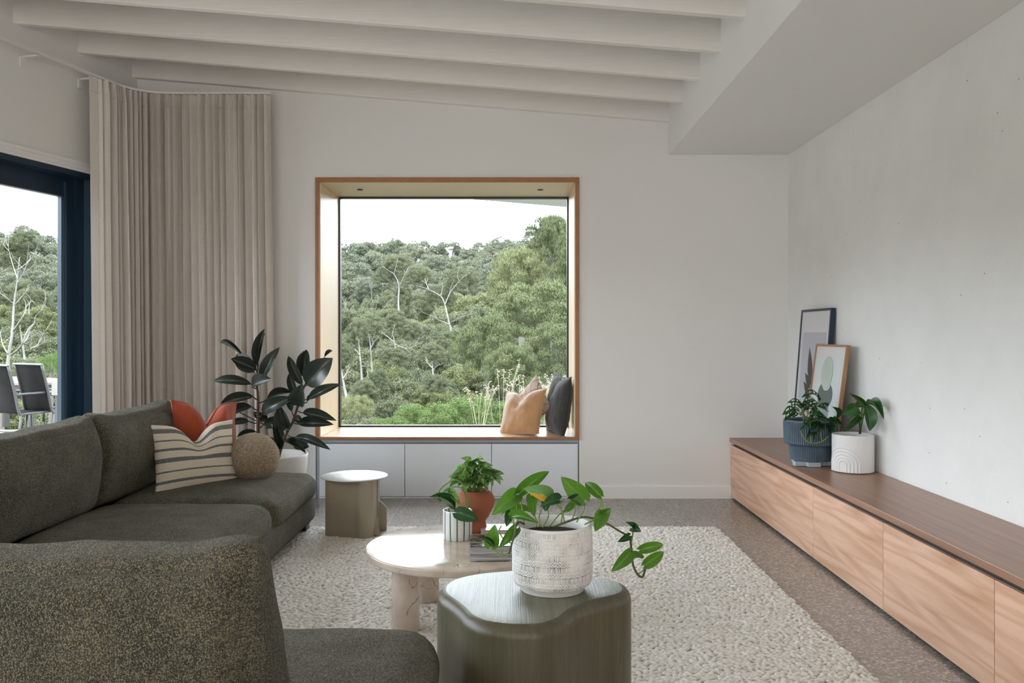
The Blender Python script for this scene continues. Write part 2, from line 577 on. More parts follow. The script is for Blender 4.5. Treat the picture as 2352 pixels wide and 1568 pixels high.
def blue_clay():
    m, nt, b = nodes('slate_blue_clay')
    b.inputs['Roughness'].default_value = 0.8
    g = nd(nt, 'NewGeometry')
    n = nd(nt, 'TexNoise', Vector=coords(nt), Scale=14.0, Detail=5.0)
    f = mth(nt, 'ADD', g.outputs['Pointiness'], mth(nt, 'MULTIPLY', mth(nt, 'SUBTRACT', n.outputs['Fac'], 0.5), 0.08))
    lk(nt, ramp(nt, f, [(0.44, (0.022, 0.042, 0.066)), (0.5, (0.050, 0.080, 0.115)), (0.58, (0.16, 0.205, 0.25))]), b.inputs['Base Color'])
    return m
M['blue_pot'] = blue_clay()
M['blue_grey'] = plain('pale_blue_grey_concrete', (0.36, 0.41, 0.46), 0.7)
M['speckle_pot'] = plain('pale_terrazzo_planter', (0.66, 0.63, 0.58), 0.7, var=0.10, vscale=180)
M['charcoal'] = fabric('charcoal_wool', (0.018, 0.019, 0.017), (0.17, 0.17, 0.16), 520, 0.5, patch=0.15, bmp=0.25, dist=0.002)
M['rust'] = fabric('rust_linen', (0.34, 0.055, 0.02), (0.60, 0.135, 0.06), 500, 0.4, patch=0.3, bmp=0.3)
M['mustard'] = fabric('mustard_velvet', (0.42, 0.20, 0.065), (0.72, 0.43, 0.21), 700, 0.25, patch=0.5, bmp=0.1, sheen=1.0)
M['boucle'] = fabric('boucle', (0.27, 0.18, 0.10), (0.86, 0.69, 0.49), 210, 0.75, patch=0.10, bmp=1.0, dist=0.006)

# ------------------------------------------------------------------ the setting
WY = 6.45                                    # back wall
RX = 2.084                                   # right wall
WIN = (-1.505, 0.496, 0.4495, 2.434)         # window lining, outer, in the wall plane
LD = Vector((0.255, 0.967, 0)).normalized()  # direction of the angled left wall
LN = Vector((-LD.y, LD.x, 0))                # its outward normal
LP = Vector((-3.206, 5.14, 0))               # a point on its inner face

def lw(s, out=0.0, z=0.0):
    """A point of the left wall: s metres along it from its far corner towards the camera, out metres outwards."""
    corner = LP + LD * ((WY - LP.y) / LD.y)
    return corner - LD * s + LN * out + Vector((0, 0, z))

def lw_at(Y):
    return (WY - Y) / LD.y

def zb(x):
    """Underside of the beams: they fall to the right."""
    return 2.851 + 0.082 * (1.174 - x)

def lwbox(mb, s0, s1, o0, o1, z0, z1):
    ps = [lw(s0, o0), lw(s1, o0), lw(s1, o1), lw(s0, o1)]
    return mb.prism([(p.x, p.y) for p in ps], 'z', z0, z1)

S = lambda o: tag(o, kind='structure')

mb = MB()
mb.span((-6.0, -4.0, -0.12), (2.6, WY + 0.02, 0.0))
floor = S(mb.build('floor', M['floor']))
for x in (-0.827, ):
    MB().span((x - 0.0015, 1.0, -0.004), (x + 0.0015, WY - 0.02, 0.0004)).build('control_joint', M['grey_gap'], floor)

mb = MB()
mb.span((-3.2, WY, 0), (WIN[0], WY + 0.25, 3.75))
mb.span((WIN[1], WY, 0), (2.5, WY + 0.25, 3.75))
mb.span((WIN[0], WY, WIN[3]), (WIN[1], WY + 0.25, 3.75))
S(mb.build('wall_back', M['paint']))

mb = MB()
mb.span((RX, -4.0, 0), (RX + 0.3, WY, 3.2))
S(mb.build('wall_right', M['bagged']))

DOOR = (lw_at(6.13), 9.4, 2.37)              # near and far end along the wall, head height
mb = MB()
lwbox(mb, -0.1, DOOR[0], 0, 0.25, 0, 3.9)
lwbox(mb, DOOR[1], 10.5, 0, 0.25, 0, 3.9)
lwbox(mb, DOOR[0], DOOR[1], 0, 0.25, DOOR[2], 3.9)
S(mb.build('wall_left', M['paint']))
mb = MB()
mb.span((-6.5, -4.2, 0), (RX + 0.3, -4.0, 3.9))
S(mb.build('wall_rear', M['paint']))

mb = MB()
x0, x1 = -6.0, 2.5
mb.prism([(x0, zb(x0) + 0.25), (x1, zb(x1) + 0.25), (x1, zb(x1) + 0.5), (x0, zb(x0) + 0.5)], 'y', -4.0, WY + 0.25)
ceiling = S(mb.build('ceiling', M['paint_white']))
for i, yb in enumerate((6.449, 5.92, 5.395, 4.868, 4.342, 3.816)):
    t = 0.052
    xl = (LP + LD * ((yb - LP.y) / LD.y)).x - 0.02
    mb = MB()
    e = 0.004
    a, b = (xl, zb(xl)), (1.18, zb(1.18))
    poly = [(yb - t, 0.255), (yb - t, e), (yb - t + e, 0), (yb - e, 0), (yb, e), (yb, 0.255)]
    n = len(poly)
    vs = [(a[0], y, a[1] + h) for y, h in poly] + [(b[0], y, b[1] + h) for y, h in poly]
    mb.add(vs, [list(range(n)), [n + k for k in range(n)][::-1]] + [(k, (k + 1) % n, n + (k + 1) % n, n + k) for k in range(n)], False)
    mb.build('beam', M['beam'], ceiling)
mb = MB()
mb.span((1.174, -4.0, 2.609), (RX, WY, 3.2), 0.003)
mb.build('bulkhead', M['paint_white'], ceiling)

mb = MB()
mb.prism([(WY, 0), (WY - 0.016, 0), (WY - 0.016, 0.09), (WY - 0.012, 0.096), (WY, 0.096)], 'x', WIN[1] + 0.012, 1.70)
S(mb.build('baseboard_back', M['paint_white']))
mb = MB()
mb.prism([(WY, 0), (WY - 0.016, 0), (WY - 0.016, 0.09), (WY - 0.012, 0.096), (WY, 0.096)], 'x', -2.8, WIN[0] - 0.012)
S(mb.build('baseboard_back', M['paint_white']))

# picture window: a timber lined box bay
win = S(thing('window_1', None, None, (-0.5, WY, 0.45)))
GY = 7.13
TH = 0.036
xa, xb, za, zt = WIN
fr = WY - 0.012
for nm, a, b in (('edge_strip', (xa, fr - 0.006, za), (xb, fr + 0.014, za + 0.018)), ('edge_strip', (xa, fr - 0.006, zt - TH), (xb, fr + 0.014, zt)),
                 ('edge_strip', (xa, fr - 0.006, za + 0.018), (xa + TH * 0.8, fr + 0.014, zt - TH)), ('edge_strip', (xb - TH * 0.8, fr - 0.006, za + 0.018), (xb, fr + 0.014, zt - TH))):
    MB().span(a, b, 0.002).build(nm, M['lining_edge'], win)
fr += 0.014
def board(name, mat, a, b, bev=0.003):
    return MB().span(a, b, bev).build(name, mat, win)
board('seat_board', M['lining_h'], (xa, fr, za), (xb, GY + 0.1, za + 0.018))
board('head_board', M['lining_head_lit'], (xa, fr, zt - TH), (xb, GY + 0.1, zt))
board('jamb_board', M['lining'], (xa, fr, za + 0.018), (xa + TH, GY + 0.1, zt - TH))
board('jamb_board', M['lining'], (xb - TH, fr, za + 0.018), (xb, GY + 0.1, zt - TH))
mb = MB()
i0, i1, k0, k1 = xa + TH, xb - TH, za + 0.018, zt - TH
w = 0.013
mb.span((i0, GY - 0.01, k0), (i0 + w, GY + 0.05, k1))
mb.span((i1 - w, GY - 0.01, k0), (i1, GY + 0.05, k1))
mb.span((i0 + w, GY - 0.01, k0), (i1 - w, GY + 0.05, k0 + w))
mb.span((i0 + w, GY - 0.01, k1 - w), (i1 - w, GY + 0.05, k1))
mb.build('frame', M['black'], win)
MB().span((i0 + w, GY + 0.015, k0 + w), (i1 - w, GY + 0.021, k1 - w)).build('pane', M['glass'], win)
for x in (-1.225, 0.212):
    mb = MB()
    mb.lathe([(0.021, 0), (0.024, 0.0), (0.024, -0.003), (0.021, -0.004), (0.019, -0.002), (0.0, -0.002)], (x, 6.766, zt - TH - 0.0005), 20)
    mb.build('downlight', M['sofa_foot'], win)
# outside cladding of the box bay and the shadow line round the lining
mb = MB()
mb.span((xa - 0.12, WY + 0.25, za - 0.15), (xb + 0.12, GY + 0.12, za - 0.001))
mb.span((xa - 0.12, WY + 0.25, zt + 0.001), (xb + 0.12, GY + 0.12, zt + 0.12))
mb.span((xa - 0.12, WY + 0.25, za - 0.001), (xa - 0.001, GY + 0.12, zt + 0.001))
mb.span((xb + 0.001, WY + 0.25, za - 0.001), (xb + 0.12, GY + 0.12, zt + 0.001))
mb.build('bay_cladding', M['paint_white'], win)

# eave of the raked roof outside the window
mb = MB()
def ze(x):
    return 2.555 + 0.082 * (1.174 - x)
mb.prism([(-0.9, ze(-0.9)), (4.0, ze(4.0)), (4.0, ze(4.0) + 0.2), (-0.9, ze(-0.9) + 0.2)], 'y', 8.35, 9.1)
tag(mb.build('roof_eave', M['paint_white']), kind='structure')

# sliding door in the left wall
door = S(thing('door_1', None, None, lw(2.0)))
s0, s1, hz = DOOR
def dpart(name, mat, boxes, par=None):
    mb = MB()
    for b in boxes:
        lwbox(mb, *b)
    return mb.build(name, mat, par or door)
dpart('door_frame', M['navy'], [(s0, s1, -0.006, 0.20, hz - 0.035, hz), (s0, s0 + 0.05, -0.006, 0.20, 0, hz - 0.035), (s1 - 0.05, s1, -0.006, 0.20, 0, hz - 0.035)])
dpart('threshold', M['navy'], [(s0, s1, -0.006, 0.22, -0.01, 0.012)])
sj = lw_at(5.83)
dpart('fixed_stile', M['navy_light'], [(s0 + 0.05, s0 + 0.13, 0.02, 0.075, 0.012, hz - 0.035)])
dpart('jamb_liner', M['navy'], [(s0 + 0.13, sj - 0.12, 0.075, 0.19, 0.012, hz - 0.035)])
sash = dpart('sash', M['navy'], [(sj - 0.13, sj - 0.03, 0.11, 0.16, 0.012, hz - 0.035), (s1 - 0.15, s1 - 0.05, 0.11, 0.16, 0.012, hz - 0.035),
                                (sj - 0.03, s1 - 0.15, 0.11, 0.16, 2.2, hz - 0.035), (sj - 0.03, s1 - 0.15, 0.11, 0.16, 0.012, 0.10)])
dpart('glazing_bead', M['navy_light'], [(sj - 0.03, sj, 0.10, 0.125, 0.10, 2.2), (sj - 0.045, sj - 0.033, 0.098, 0.11, 0.012, 2.3)], sash)
dpart('pane', M['glass'], [(sj, s1 - 0.15, 0.132, 0.138, 0.10, 2.2)], sash)
for mid in (2.7, 4.9, 7.1):
    dpart('meeting_stile', M['navy'], [(mid - 0.05, mid + 0.05, 0.105, 0.165, 0.10, 2.2)], sash)
trim = MB()
lwbox(trim, s0 - 0.06, s1 + 0.06, -0.018, 0.02, hz, hz + 0.068)
lwbox(trim, s0 - 0.06, s1 + 0.06, -0.026, -0.018, hz + 0.018, hz + 0.030)
lwbox(trim, s0 - 0.06, s1 + 0.06, -0.026, -0.018, hz + 0.045, hz + 0.068)
S(trim.build('trim_1', M['paint_white']))

# ------------------------------------------------------------------ window seat cabinet
cab = thing('window_seat_cabinet', 'white three-drawer cabinet built in under the timber window seat', 'cabinet', (-0.5, WY + 0.1, 0))
MB().span((xa + 0.02, WY + 0.03, 0.0), (xb - 0.02, WY + 0.6, za - 0.002)).build('carcass', M['grey_gap'], cab)
MB().span((xa + 0.004, WY + 0.006, 0), (xa + 0.026, WY + 0.04, za - 0.03)).build('filler_panel', M['grey_gap'], cab)
MB().span((xb - 0.014, WY + 0.006, 0), (xb - 0.004, WY + 0.04, za - 0.03)).build('filler_panel', M['grey_gap'], cab)
MB().span((xa + 0.004, WY + 0.004, za - 0.028), (xb - 0.004, WY + 0.03, za - 0.002)).build('rail', M['grey_gap'], cab)
g = 0.0022
for a, b in ((-1.478, -0.827), (-0.827, -0.169), (-0.169, 0.488)):
    MB().span((a + g, WY - 0.004, 0.016), (b - g, WY + 0.016, 0.413), 0.0015).build('drawer_front', M['cab_white'], cab)
MB().span((xa + 0.026, WY + 0.004, 0.0), (xb - 0.014, WY + 0.03, 0.013)).build('kickboard', M['cab_white'], cab)

# ------------------------------------------------------------------ low oak cabinets on the right
FX = 1.642
joints = [WY - 0.004, 4.667, 3.785, 2.908, 2.03]
where = ['at the far end under the two picture frames', 'second from the far wall', 'third from the far wall', 'nearest the camera']
for i in range(4):
    a, b = joints[i], joints[i + 1]
    u = thing('low_cabinet', 'oak-fronted low cabinet unit ' + where[i], 'cabinet', ((FX + RX) / 2, (a + b) / 2, 0), 'low oak cabinets along the right wall')
    MB().span((FX + 0.03, b + 0.002, 0.05), (RX - 0.003, a - 0.002, 0.43)).build('carcass', M['gap'], u)
    MB().span((FX + 0.004, b + 0.0018, 0.018), (FX + 0.024, a - 0.0018, 0.407), 0.0012).build('drawer_front', M['oak'], u)
    MB().span((FX + 0.07, b, 0.0), (RX - 0.02, a, 0.05)).build('plinth', M['gap'], u)
    if i == 3:
        pass
top = MB().span((FX - 0.004, 0.6, 0.43), (RX - 0.002, WY - 0.002, 0.46), 0.002).build('cabinet_benchtop', M['oak_top_shaded'])
tag(top, 'long oak benchtop running over the low cabinets along the right wall', 'benchtop')

# ------------------------------------------------------------------ rug
def make_rug():
    X0, X1, Y0, Y1 = -2.05, 1.312, 2.35, 5.463
    st = 0.0058
    nx, ny = int((X1 - X0) / st), int((Y1 - Y0) / st)
    xs = X0 + (np.arange(nx) + 0.5) * st
    ys = Y0 + (np.arange(ny) + 0.5) * st
    GX, GY_ = np.meshgrid(xs, ys)
    r = np.random.RandomState(3)
    h = np.zeros_like(GX)
    shade = np.zeros_like(GX)
    cx, cy = 0.0165, 0.0125                         # loop pitch
    jx = np.floor((GX - X0) / cx).astype(int)
    jy = np.floor((GY_ - Y0) / cy).astype(int)
    NX, NY = jx.max() + 3, jy.max() + 3
    ox = r.rand(NY, NX) * 0.9 - 0.45
    oy = r.rand(NY, NX) * 0.8 - 0.4
    hh = 0.45 + 0.55 * r.rand(NY, NX)
    sh = r.rand(NY, NX)
    an = (r.rand(NY, NX) - 0.5) * 1.3
    for dj in (-1, 0, 1):
        for di in (-1, 0, 1):
            a = np.clip(jx + di, 0, NX - 1)
            b = np.clip(jy + dj, 0, NY - 1)
            sx = X0 + (a + 0.5 + ox[b, a] + 0.5 * (b % 2)) * cx
            sy = Y0 + (b + 0.5 + oy[b, a]) * cy
            dx, dy = GX - sx, GY_ - sy
            c, s = np.cos(an[b, a]), np.sin(an[b, a])
            u, v = dx * c + dy * s, -dx * s + dy * c
            d2 = (u / 0.0115) ** 2 + (v / 0.0075) ** 2
            k = np.sqrt(np.clip(1 - d2, 0, 1)) * hh[b, a]
            m = k > h
            h = np.where(m, k, h)
            shade = np.where(m, sh[b, a], shade)
    wav = 0.0015 * np.sin(GX * 9 + 2 * np.sin(GY_ * 3))
    Z = 0.003 + 0.0135 * h + wav * 0.4 + 0.0006
    # ragged loop edge
    ex = np.minimum(GX - X0, X1 - GX) / 0.012
    ey = np.minimum(GY_ - Y0, Y1 - GY_) / 0.012
    e = np.clip(np.minimum(ex, ey), 0, 1)
    Z = Z * np.sqrt(e) + 0.0008
    wob = 0.006 * np.sin(GY_ * 41 + 3 * np.sin(GY_ * 13)) + 0.004 * np.sin(GY_ * 130)
    wob2 = 0.005 * np.sin(GX * 43 + 3 * np.sin(GX * 11)) + 0.003 * np.sin(GX * 120)
    PXx = GX + wob * (1 - np.clip((X1 - GX) / 0.05, 0, 1)) - wob * (1 - np.clip((GX - X0) / 0.05, 0, 1))
    PYy = GY_ + wob2 * (1 - np.clip((Y1 - GY_) / 0.05, 0, 1))
    co = np.stack([PXx, PYy, Z], -1).reshape(-1, 3).astype(np.float32)
    idx = np.arange(nx * ny).reshape(ny, nx)
    q = np.stack([idx[:-1, :-1], idx[:-1, 1:], idx[1:, 1:], idx[1:, :-1]], -1).reshape(-1, 4).astype(np.int32)
    me = bpy.data.meshes.new('rug')
    me.vertices.add(len(co))
    me.vertices.foreach_set('co', co.ravel())
    me.loops.add(q.size)
    me.loops.foreach_set('vertex_index', q.ravel())
    me.polygons.add(len(q))
    me.polygons.foreach_set('loop_start', np.arange(0, q.size, 4, dtype=np.int32))
    me.polygons.foreach_set('use_smooth', np.ones(len(q), dtype=bool))
    me.update(calc_edges=True)
    at_ = me.attributes.new('loop_shade', 'FLOAT', 'POINT')
    at_.data.foreach_set('value', np.clip(0.02 + (0.62 + 0.38 * shade) * np.clip(h * 1.25, 0, 1) ** 0.8, 0, 1).ravel().astype(np.float32))  # gaps between loops darkened in place of shade; tone also varies per loop
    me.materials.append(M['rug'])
    return link('rug', me)
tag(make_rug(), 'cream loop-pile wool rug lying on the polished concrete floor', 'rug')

# ------------------------------------------------------------------ sofa
sofa = thing('corner_sofa', 'olive green chenille corner sofa with loose back cushions', 'sofa', (-1.7, 4.4, 0))
def soft(name, parent, c, size, r, bulge, wr, seed, mat=None, rot=None, push=None, n=16, wscale=4.0):
    vs, fs = softbox(size, r, n, bulge, wr, wscale, seed, push)
    m = Matrix.Translation(c) @ (rot.to_4x4() if rot else Matrix())
    mb = MB()
    mb.add([m @ v for v in vs], fs)
    o = mb.build(name, mat or M['sofa'], parent)
    SURF[o.name] = BVHTree.FromPolygons([tuple(v) for v in vs], fs)
    return o, m
SURF = {}
def seamline(par, m, pts, r=0.0022, name='seam'):
    pts = [SURF[par.name].find_nearest(Vector(p))[0] for p in pts]
    MB().tube([m @ Vector(p) for p in pts], r, 6).build(name, M['sofa_seam'], par)

# upholstered bases
soft('base', sofa, (-1.77, 4.17, 0.15), (1.02, 2.58, 0.20), 0.06, (0.012, 0.01, 0.0), 0.004, 3)
soft('base', sofa, (-1.24, 2.06, 0.15), (2.02, 0.95, 0.20), 0.06, (0.012, 0.01, 0.0), 0.004, 4)
soft('back_rest', sofa, (-2.38, 3.7, 0.34), (0.20, 3.45, 0.56), 0.06, (0.01, 0, 0), 0.003, 5)
soft('back_rest', sofa, (-1.24, 1.5, 0.34), (2.0, 0.16, 0.50), 0.06, (0.0, 0.01, 0), 0.003, 6)
for x, y in ((-1.33, 5.36), (-2.2, 5.36), (-1.33, 3.2), (-0.3, 2.4), (-0.3, 1.7)):
    MB().box((x, y, 0.033), (0.06, 0.09, 0.038), 0.004).build('foot', M['sofa_foot'], sofa)

def seat(c, size, seed, front='x', r=0.075):
    def push(p, q):
        # the front edge rolls over and the top sinks a little towards the back
        return p
    o, m = soft('seat_cushion', sofa, c, size, r, (0.018, 0.014, 0.032), 0.007, seed, n=18, push=push)
    sx, sy, sz = [s / 2 for s in size]
    k = r * 0.30
    z = sz - r * 0.42
    if front == 'x':
        pts = [(sx - k * 0.3 + 0.018 * (1 - (t * t)) * 0.55, t * (sy - r * 0.45), z) for t in [i / 10 - 1 for i in range(21)]]
        seamline(o, m, pts)
        seamline(o, m, [(x_, sy - k * 0.3 + 0.003, z) for x_ in [sx - r * 0.55 - i * 0.08 for i in range(9)]])
        seamline(o, m, [(x_, -sy + k * 0.3 - 0.003, z) for x_ in [sx - r * 0.55 - i * 0.08 for i in range(9)]])
    return o
seat((-1.70, 4.935, 0.283), (0.90, 0.985, 0.175), 11)
seat((-1.70, 3.925, 0.283), (0.90, 1.00, 0.175), 12)
seat((-1.72, 2.92, 0.283), (0.88, 0.98, 0.175), 13)
seat((-0.71, 2.03, 0.300), (0.99, 0.94, 0.20), 14, front='y', r=0.09)

def back_cushion(c, size, rot, seed, drop=0.0, r=0.075):
    sx, sy, sz = [s / 2 for s in size]
    def push(p, q):
        # peaked top corners, slumped top edge, fuller belly
        top_ = max(0, q[2])
        p.z -= drop * (1 - abs(q[0]) ** 2.5) * top_ ** 2
        p.y *= 1 - 0.30 * top_ ** 2
        p.x *= 1 - 0.05 * max(0, q[2]) + 0.045 * max(0, -q[2]) 
        cr = (max(0, abs(q[0]) - 0.62) / 0.38) ** 1.5 * (max(0, q[2] - 0.45) / 0.55) ** 1.3
        p.z += cr * 0.030
        p.x += math.copysign(cr * 0.030, q[0])
        p.y *= 1 - 0.45 * cr
        f = noise.noise(Vector((q[0] * 5 + seed, q[2] * 1.2, seed)))
        p.y += f * 0.010 * math.copysign(1, q[1]) * (0.4 + top_)
        return p
    o, m = soft('back_cushion', sofa, c, size, r, (0.02, 0.05, 0.0), 0.009, seed, rot=rot, push=push, n=22, wscale=5.0)
    for sgn in (-1, 1):
        pts = []
        for i in range(25):
            t = -1 + 2 * i / 24
            top_ = 0.96
            zz = sz - r * 0.18 - drop * (1 - abs(t) ** 2.5)
            yy = sgn * ((sy - r * 0.28) * 0.745)
            pts.append((t * (sx - r * 0.25) * 0.95, yy, zz - 0.012))
        seamline(o, m, pts, 0.0018)
    return o
Rz = lambda d: Matrix.Rotation(math.radians(d), 3, 'Z')
Rx = lambda d: Matrix.Rotation(math.radians(d), 3, 'X')
Ry = lambda d: Matrix.Rotation(math.radians(d), 3, 'Y')
# local x runs along the sofa, local y is thickness
back_cushion((-2.17, 4.735, 0.602), (0.97, 0.25, 0.47), Rz(-90) @ Rx(-9), 21, 0.010)
back_cushion((-2.17, 3.76, 0.602), (0.99, 0.25, 0.47), Rz(-90) @ Rx(-9), 22, 0.012)
back_cushion((-2.17, 2.78, 0.60), (0.97, 0.25, 0.46), Rz(-90) @ Rx(-9), 23, 0.012)
back_cushion((-1.03, 1.735, 0.592), (1.07, 0.25, 0.47), Rz(0) @ Rx(6), 24, 0.014)

# ------------------------------------------------------------------ throw cushions
def striped_mat():
    m, nt, b = nodes('cream_cotton_with_charcoal_stripes')
    b.inputs['Roughness'].default_value = 0.95
    b.inputs['Specular IOR Level'].default_value = 0.1
    tc = nd(nt, 'TexCoord')
    sep = nd(nt, 'SeparateXYZ', Vector=tc.outputs['UV'])
    wob = nd(nt, 'TexNoise', Vector=tc.outputs['UV'], Scale=30.0, Detail=3.0)
    v = mth(nt, 'ADD', sep.outputs['Y'], mth(nt, 'MULTIPLY', mth(nt, 'SUBTRACT', wob.outputs['Fac'], 0.5), 0.012))
    tot = None
    for c, w_ in ((0.030, 0.030), (0.175, 0.020), (0.315, 0.011), (0.475, 0.032), (0.625, 0.018), (0.755, 0.011), (0.90, 0.035)):
        s = mth(nt, 'LESS_THAN', mth(nt, 'ABSOLUTE', mth(nt, 'SUBTRACT', v, c)), w_)
        tot = s if tot is None else mth(nt, 'MAXIMUM', tot, s)
    mp = nd(nt, 'Mapping')
    lk(nt, tc.outputs['UV'], mp.inputs['Vector'])
    mp.inputs['Scale'].default_value = (22, 160, 1)
    fl = nd(nt, 'TexNoise', Vector=mp.outputs[0], Scale=3.0, Detail=3.0)
    dark = ramp(nt, fl.outputs['Fac'], [(0.35, (0.035, 0.04, 0.042)), (0.68, (0.30, 0.30, 0.29))])
    lk(nt, mixc(nt, tot, (0.66, 0.585, 0.475), dark), b.inputs['Base Color'])
    wv = nd(nt, 'TexNoise', Vector=coords(nt), Scale=420.0, Detail=2.0)
    bump(nt, b, mth(nt, 'ADD', wv.outputs['Fac'], mth(nt, 'MULTIPLY', tot, 0.8)), 0.35, 0.002)
    return m
M['striped'] = striped_mat()

def lined_mat():
    m, nt, b = nodes('blush_cotton_with_black_grid_lines')
    b.inputs['Roughness'].default_value = 0.95
    tc = nd(nt, 'TexCoord')
    mp = nd(nt, 'Mapping')
    lk(nt, tc.outputs['UV'], mp.inputs['Vector'])
    mp.inputs['Scale'].default_value = (4.4, 4.4, 1)
    mp.inputs['Rotation'].default_value = (0, 0, 0.35)
    sep = nd(nt, 'SeparateXYZ', Vector=mp.outputs[0])
    a = mth(nt, 'LESS_THAN', mth(nt, 'PINGPONG', sep.outputs['X'], 0.5), 0.022)
    c = mth(nt, 'LESS_THAN', mth(nt, 'PINGPONG', sep.outputs['Y'], 0.5), 0.022)
    lk(nt, mixc(nt, mth(nt, 'MAXIMUM', a, c), (0.62, 0.50, 0.43), (0.02, 0.018, 0.02)), b.inputs['Base Color'])
    return m
M['lined'] = lined_mat()

def cushion(name, label, base, facing, lean, w, h, t, mat, flange=None, roll=0.0, **kw):
    vs, fs, us, loop = pillow(w, h, t, **kw)
    f = Vector((facing[0], facing[1], 0)).normalized()
    # local -y looks along facing
    yaw = math.atan2(f.x, -f.y)
    m = Matrix.Translation(base) @ Matrix.Rotation(yaw, 4, 'Z') @ Matrix.Rotation(math.radians(-lean), 4, 'X') @ Matrix.Rotation(math.radians(roll), 4, 'Y')
    mb = MB()
    mb.add(vs, fs, True, us)
    me_o = mb.build(name, mat)
    bm = bmesh.new()
    bm.from_mesh(me_o.data)
    bmesh.ops.remove_doubles(bm, verts=bm.verts[:], dist=0.0012)
    bmesh.ops.recalc_face_normals(bm, faces=bm.faces[:])
    bm.to_mesh(me_o.data)
    bm.free()
    me_o.matrix_world = m
    tag(me_o, label, 'cushion')
    if flange:
        fm = MB()
        fm.tube(loop, flange, 6)
        fo = fm.build('piping', mat)
        fo.parent = me_o
    return me_o

bl, br = onz(357, 1134, 0.372), onz(548, 1107, 0.372)
d_ = (br - bl).normalized()
cushion('striped_cushion', 'cream cushion with charcoal stripes, chopped top, on the olive sofa', (bl + br) / 2 - Vector((0, 0, 0.004)), (d_.y, -d_.x), 14, (br - bl).length * 1.03, 0.405, 0.15,
        M['striped'], None, chop=0.10, ear=0.045, seed=1, roll=1.0)
cushion('rust_cushion', 'rust red linen cushion standing behind the striped cushion on the sofa', (-1.872, 5.165, 0.372), (0.82, -0.60), 9, 0.45, 0.49, 0.17,
        M['rust'], 0.006, chop=0.13, ear=0.05, seed=2, roll=5.0)

def ball(name, label, c, r):
    bm = bmesh.new()
    bmesh.ops.create_icosphere(bm, subdivisions=6, radius=1.0)
    for v in bm.verts:
        p = v.co.copy()
        k = 1 + 0.018 * noise.noise(p * 24) + 0.012 * noise.noise(p * 45) + 0.015 * noise.noise(p * 1.7)
        v.co = Vector((p.x * r * k, p.y * r * k, p.z * r * 0.985 * k))
    mb = MB()
    bm.verts.ensure_lookup_table()
    mb.add([v.co + Vector(c) for v in bm.verts], [[v.index for v in f.verts] for f in bm.faces])
    bm.free()
    o = mb.build(name, M['boucle'], None, org=c)
    return tag(o, label, 'cushion')
ball('ball_cushion', 'round tan boucle ball cushion at the far end of the sofa', at(583, 1051, 5.1), 0.151)

sz_ = za + 0.018
c0, c1 = onz(1141, 991, sz_), onz(1236, 1002, sz_)
d_ = (c1 - c0).normalized()
cushion('mustard_cushion', 'mustard velvet cushion leaning at the right of the window seat', (c0 + c1) / 2 + Vector((0.012, 0.0, -0.003)), (d_.y, -d_.x), 22, 0.42, 0.385, 0.15, M['mustard'], 0.004, chop=0.07, ear=0.04, seed=4, roll=-7)
cushion('charcoal_cushion', 'charcoal wool cushion standing against the right jamb of the window seat', (0.325, 6.70, sz_ - 0.003), (-0.97, -0.24), 8, 0.46, 0.482, 0.155, M['charcoal'], 0.003, chop=0.03, ear=0.05, seed=5)
gf = Vector((-0.80, -0.60))
gs, gc = math.sin(math.radians(-40)), math.cos(math.radians(-40))
gC = at(1224, 925, 6.86)
gx = Vector((-gf.y, gf.x, 0))
cushion('grid_cushion', 'blush cushion with thin black grid lines behind the mustard cushion', Vector((gC.x, gC.y, sz_ + 0.225)) - gx * gs * 0.165 - Vector((0, 0, gc * 0.165)), gf, 3, 0.33, 0.33, 0.11, M['lined'], None, chop=0.0, ear=0.05, seed=6, roll=-40, flat=0.0)

# ------------------------------------------------------------------ curtain on its bent track
TZ = 3.022
def track_path():
    p0 = Vector((-3.09, 5.11, 0)) - LD * 2.3
    corner = Vector((-3.09, 5.11, 0)) + LD * ((6.29 - 5.11) / LD.y)
    a = corner - LD * 0.26
    b = corner + Vector((0.26, 0, 0))
    arc = []
    for i in range(13):
        t = i / 12
        arc.append((1 - t) ** 2 * a + 2 * t * (1 - t) * corner + t * t * b)
    return [p0] + arc + [Vector((-1.80, 6.29, 0))]
TP = track_path()
trk = thing('curtain_track', 'white curtain track bent round the corner above the linen curtain', 'curtain rail', (-2.7, 6.2, TZ))
mb = MB()
sec = [(-0.013, 0.0), (0.013, 0.0), (0.013, 0.015), (-0.013, 0.015)]
vs, fs = [], []
for i, p in enumerate(TP):
    t = (TP[min(i + 1, len(TP) - 1)] - TP[max(i - 1, 0)]).normalized()
    nrm = Vector((-t.y, t.x, 0))
    for o_, z_ in sec:
        vs.append(p + nrm * o_ + Vector((0, 0, TZ + z_)))
for i in range(len(TP) - 1):
    for j in range(4):
        k = (j + 1) % 4
        fs.append((i * 4 + j, i * 4 + k, i * 4 + 4 + k, i * 4 + 4 + j))
fs += [(0, 1, 2, 3), tuple(len(vs) - 4 + k for k in (3, 2, 1, 0))]
mb.add(vs, fs, False)
mb.build('rail', M['paint'], trk)
for px_, py_ in ((50, 130), (183, 181)):
    u = (px_ - PX) / F
    # on the left wall: X = u*Y
    Y = (LP.x - 0.264 * LP.y) / (u - 0.2637)
    s = lw_at(Y)
    mb = MB()
    lwbox(mb, s - 0.022, s + 0.022, -0.012, 0.0, TZ - 0.075, TZ - 0.012)
    lwbox(mb, s - 0.012, s + 0.012, -0.125, -0.012, TZ - 0.016, TZ - 0.006)
    mb.build('bracket', M['paint'], trk)

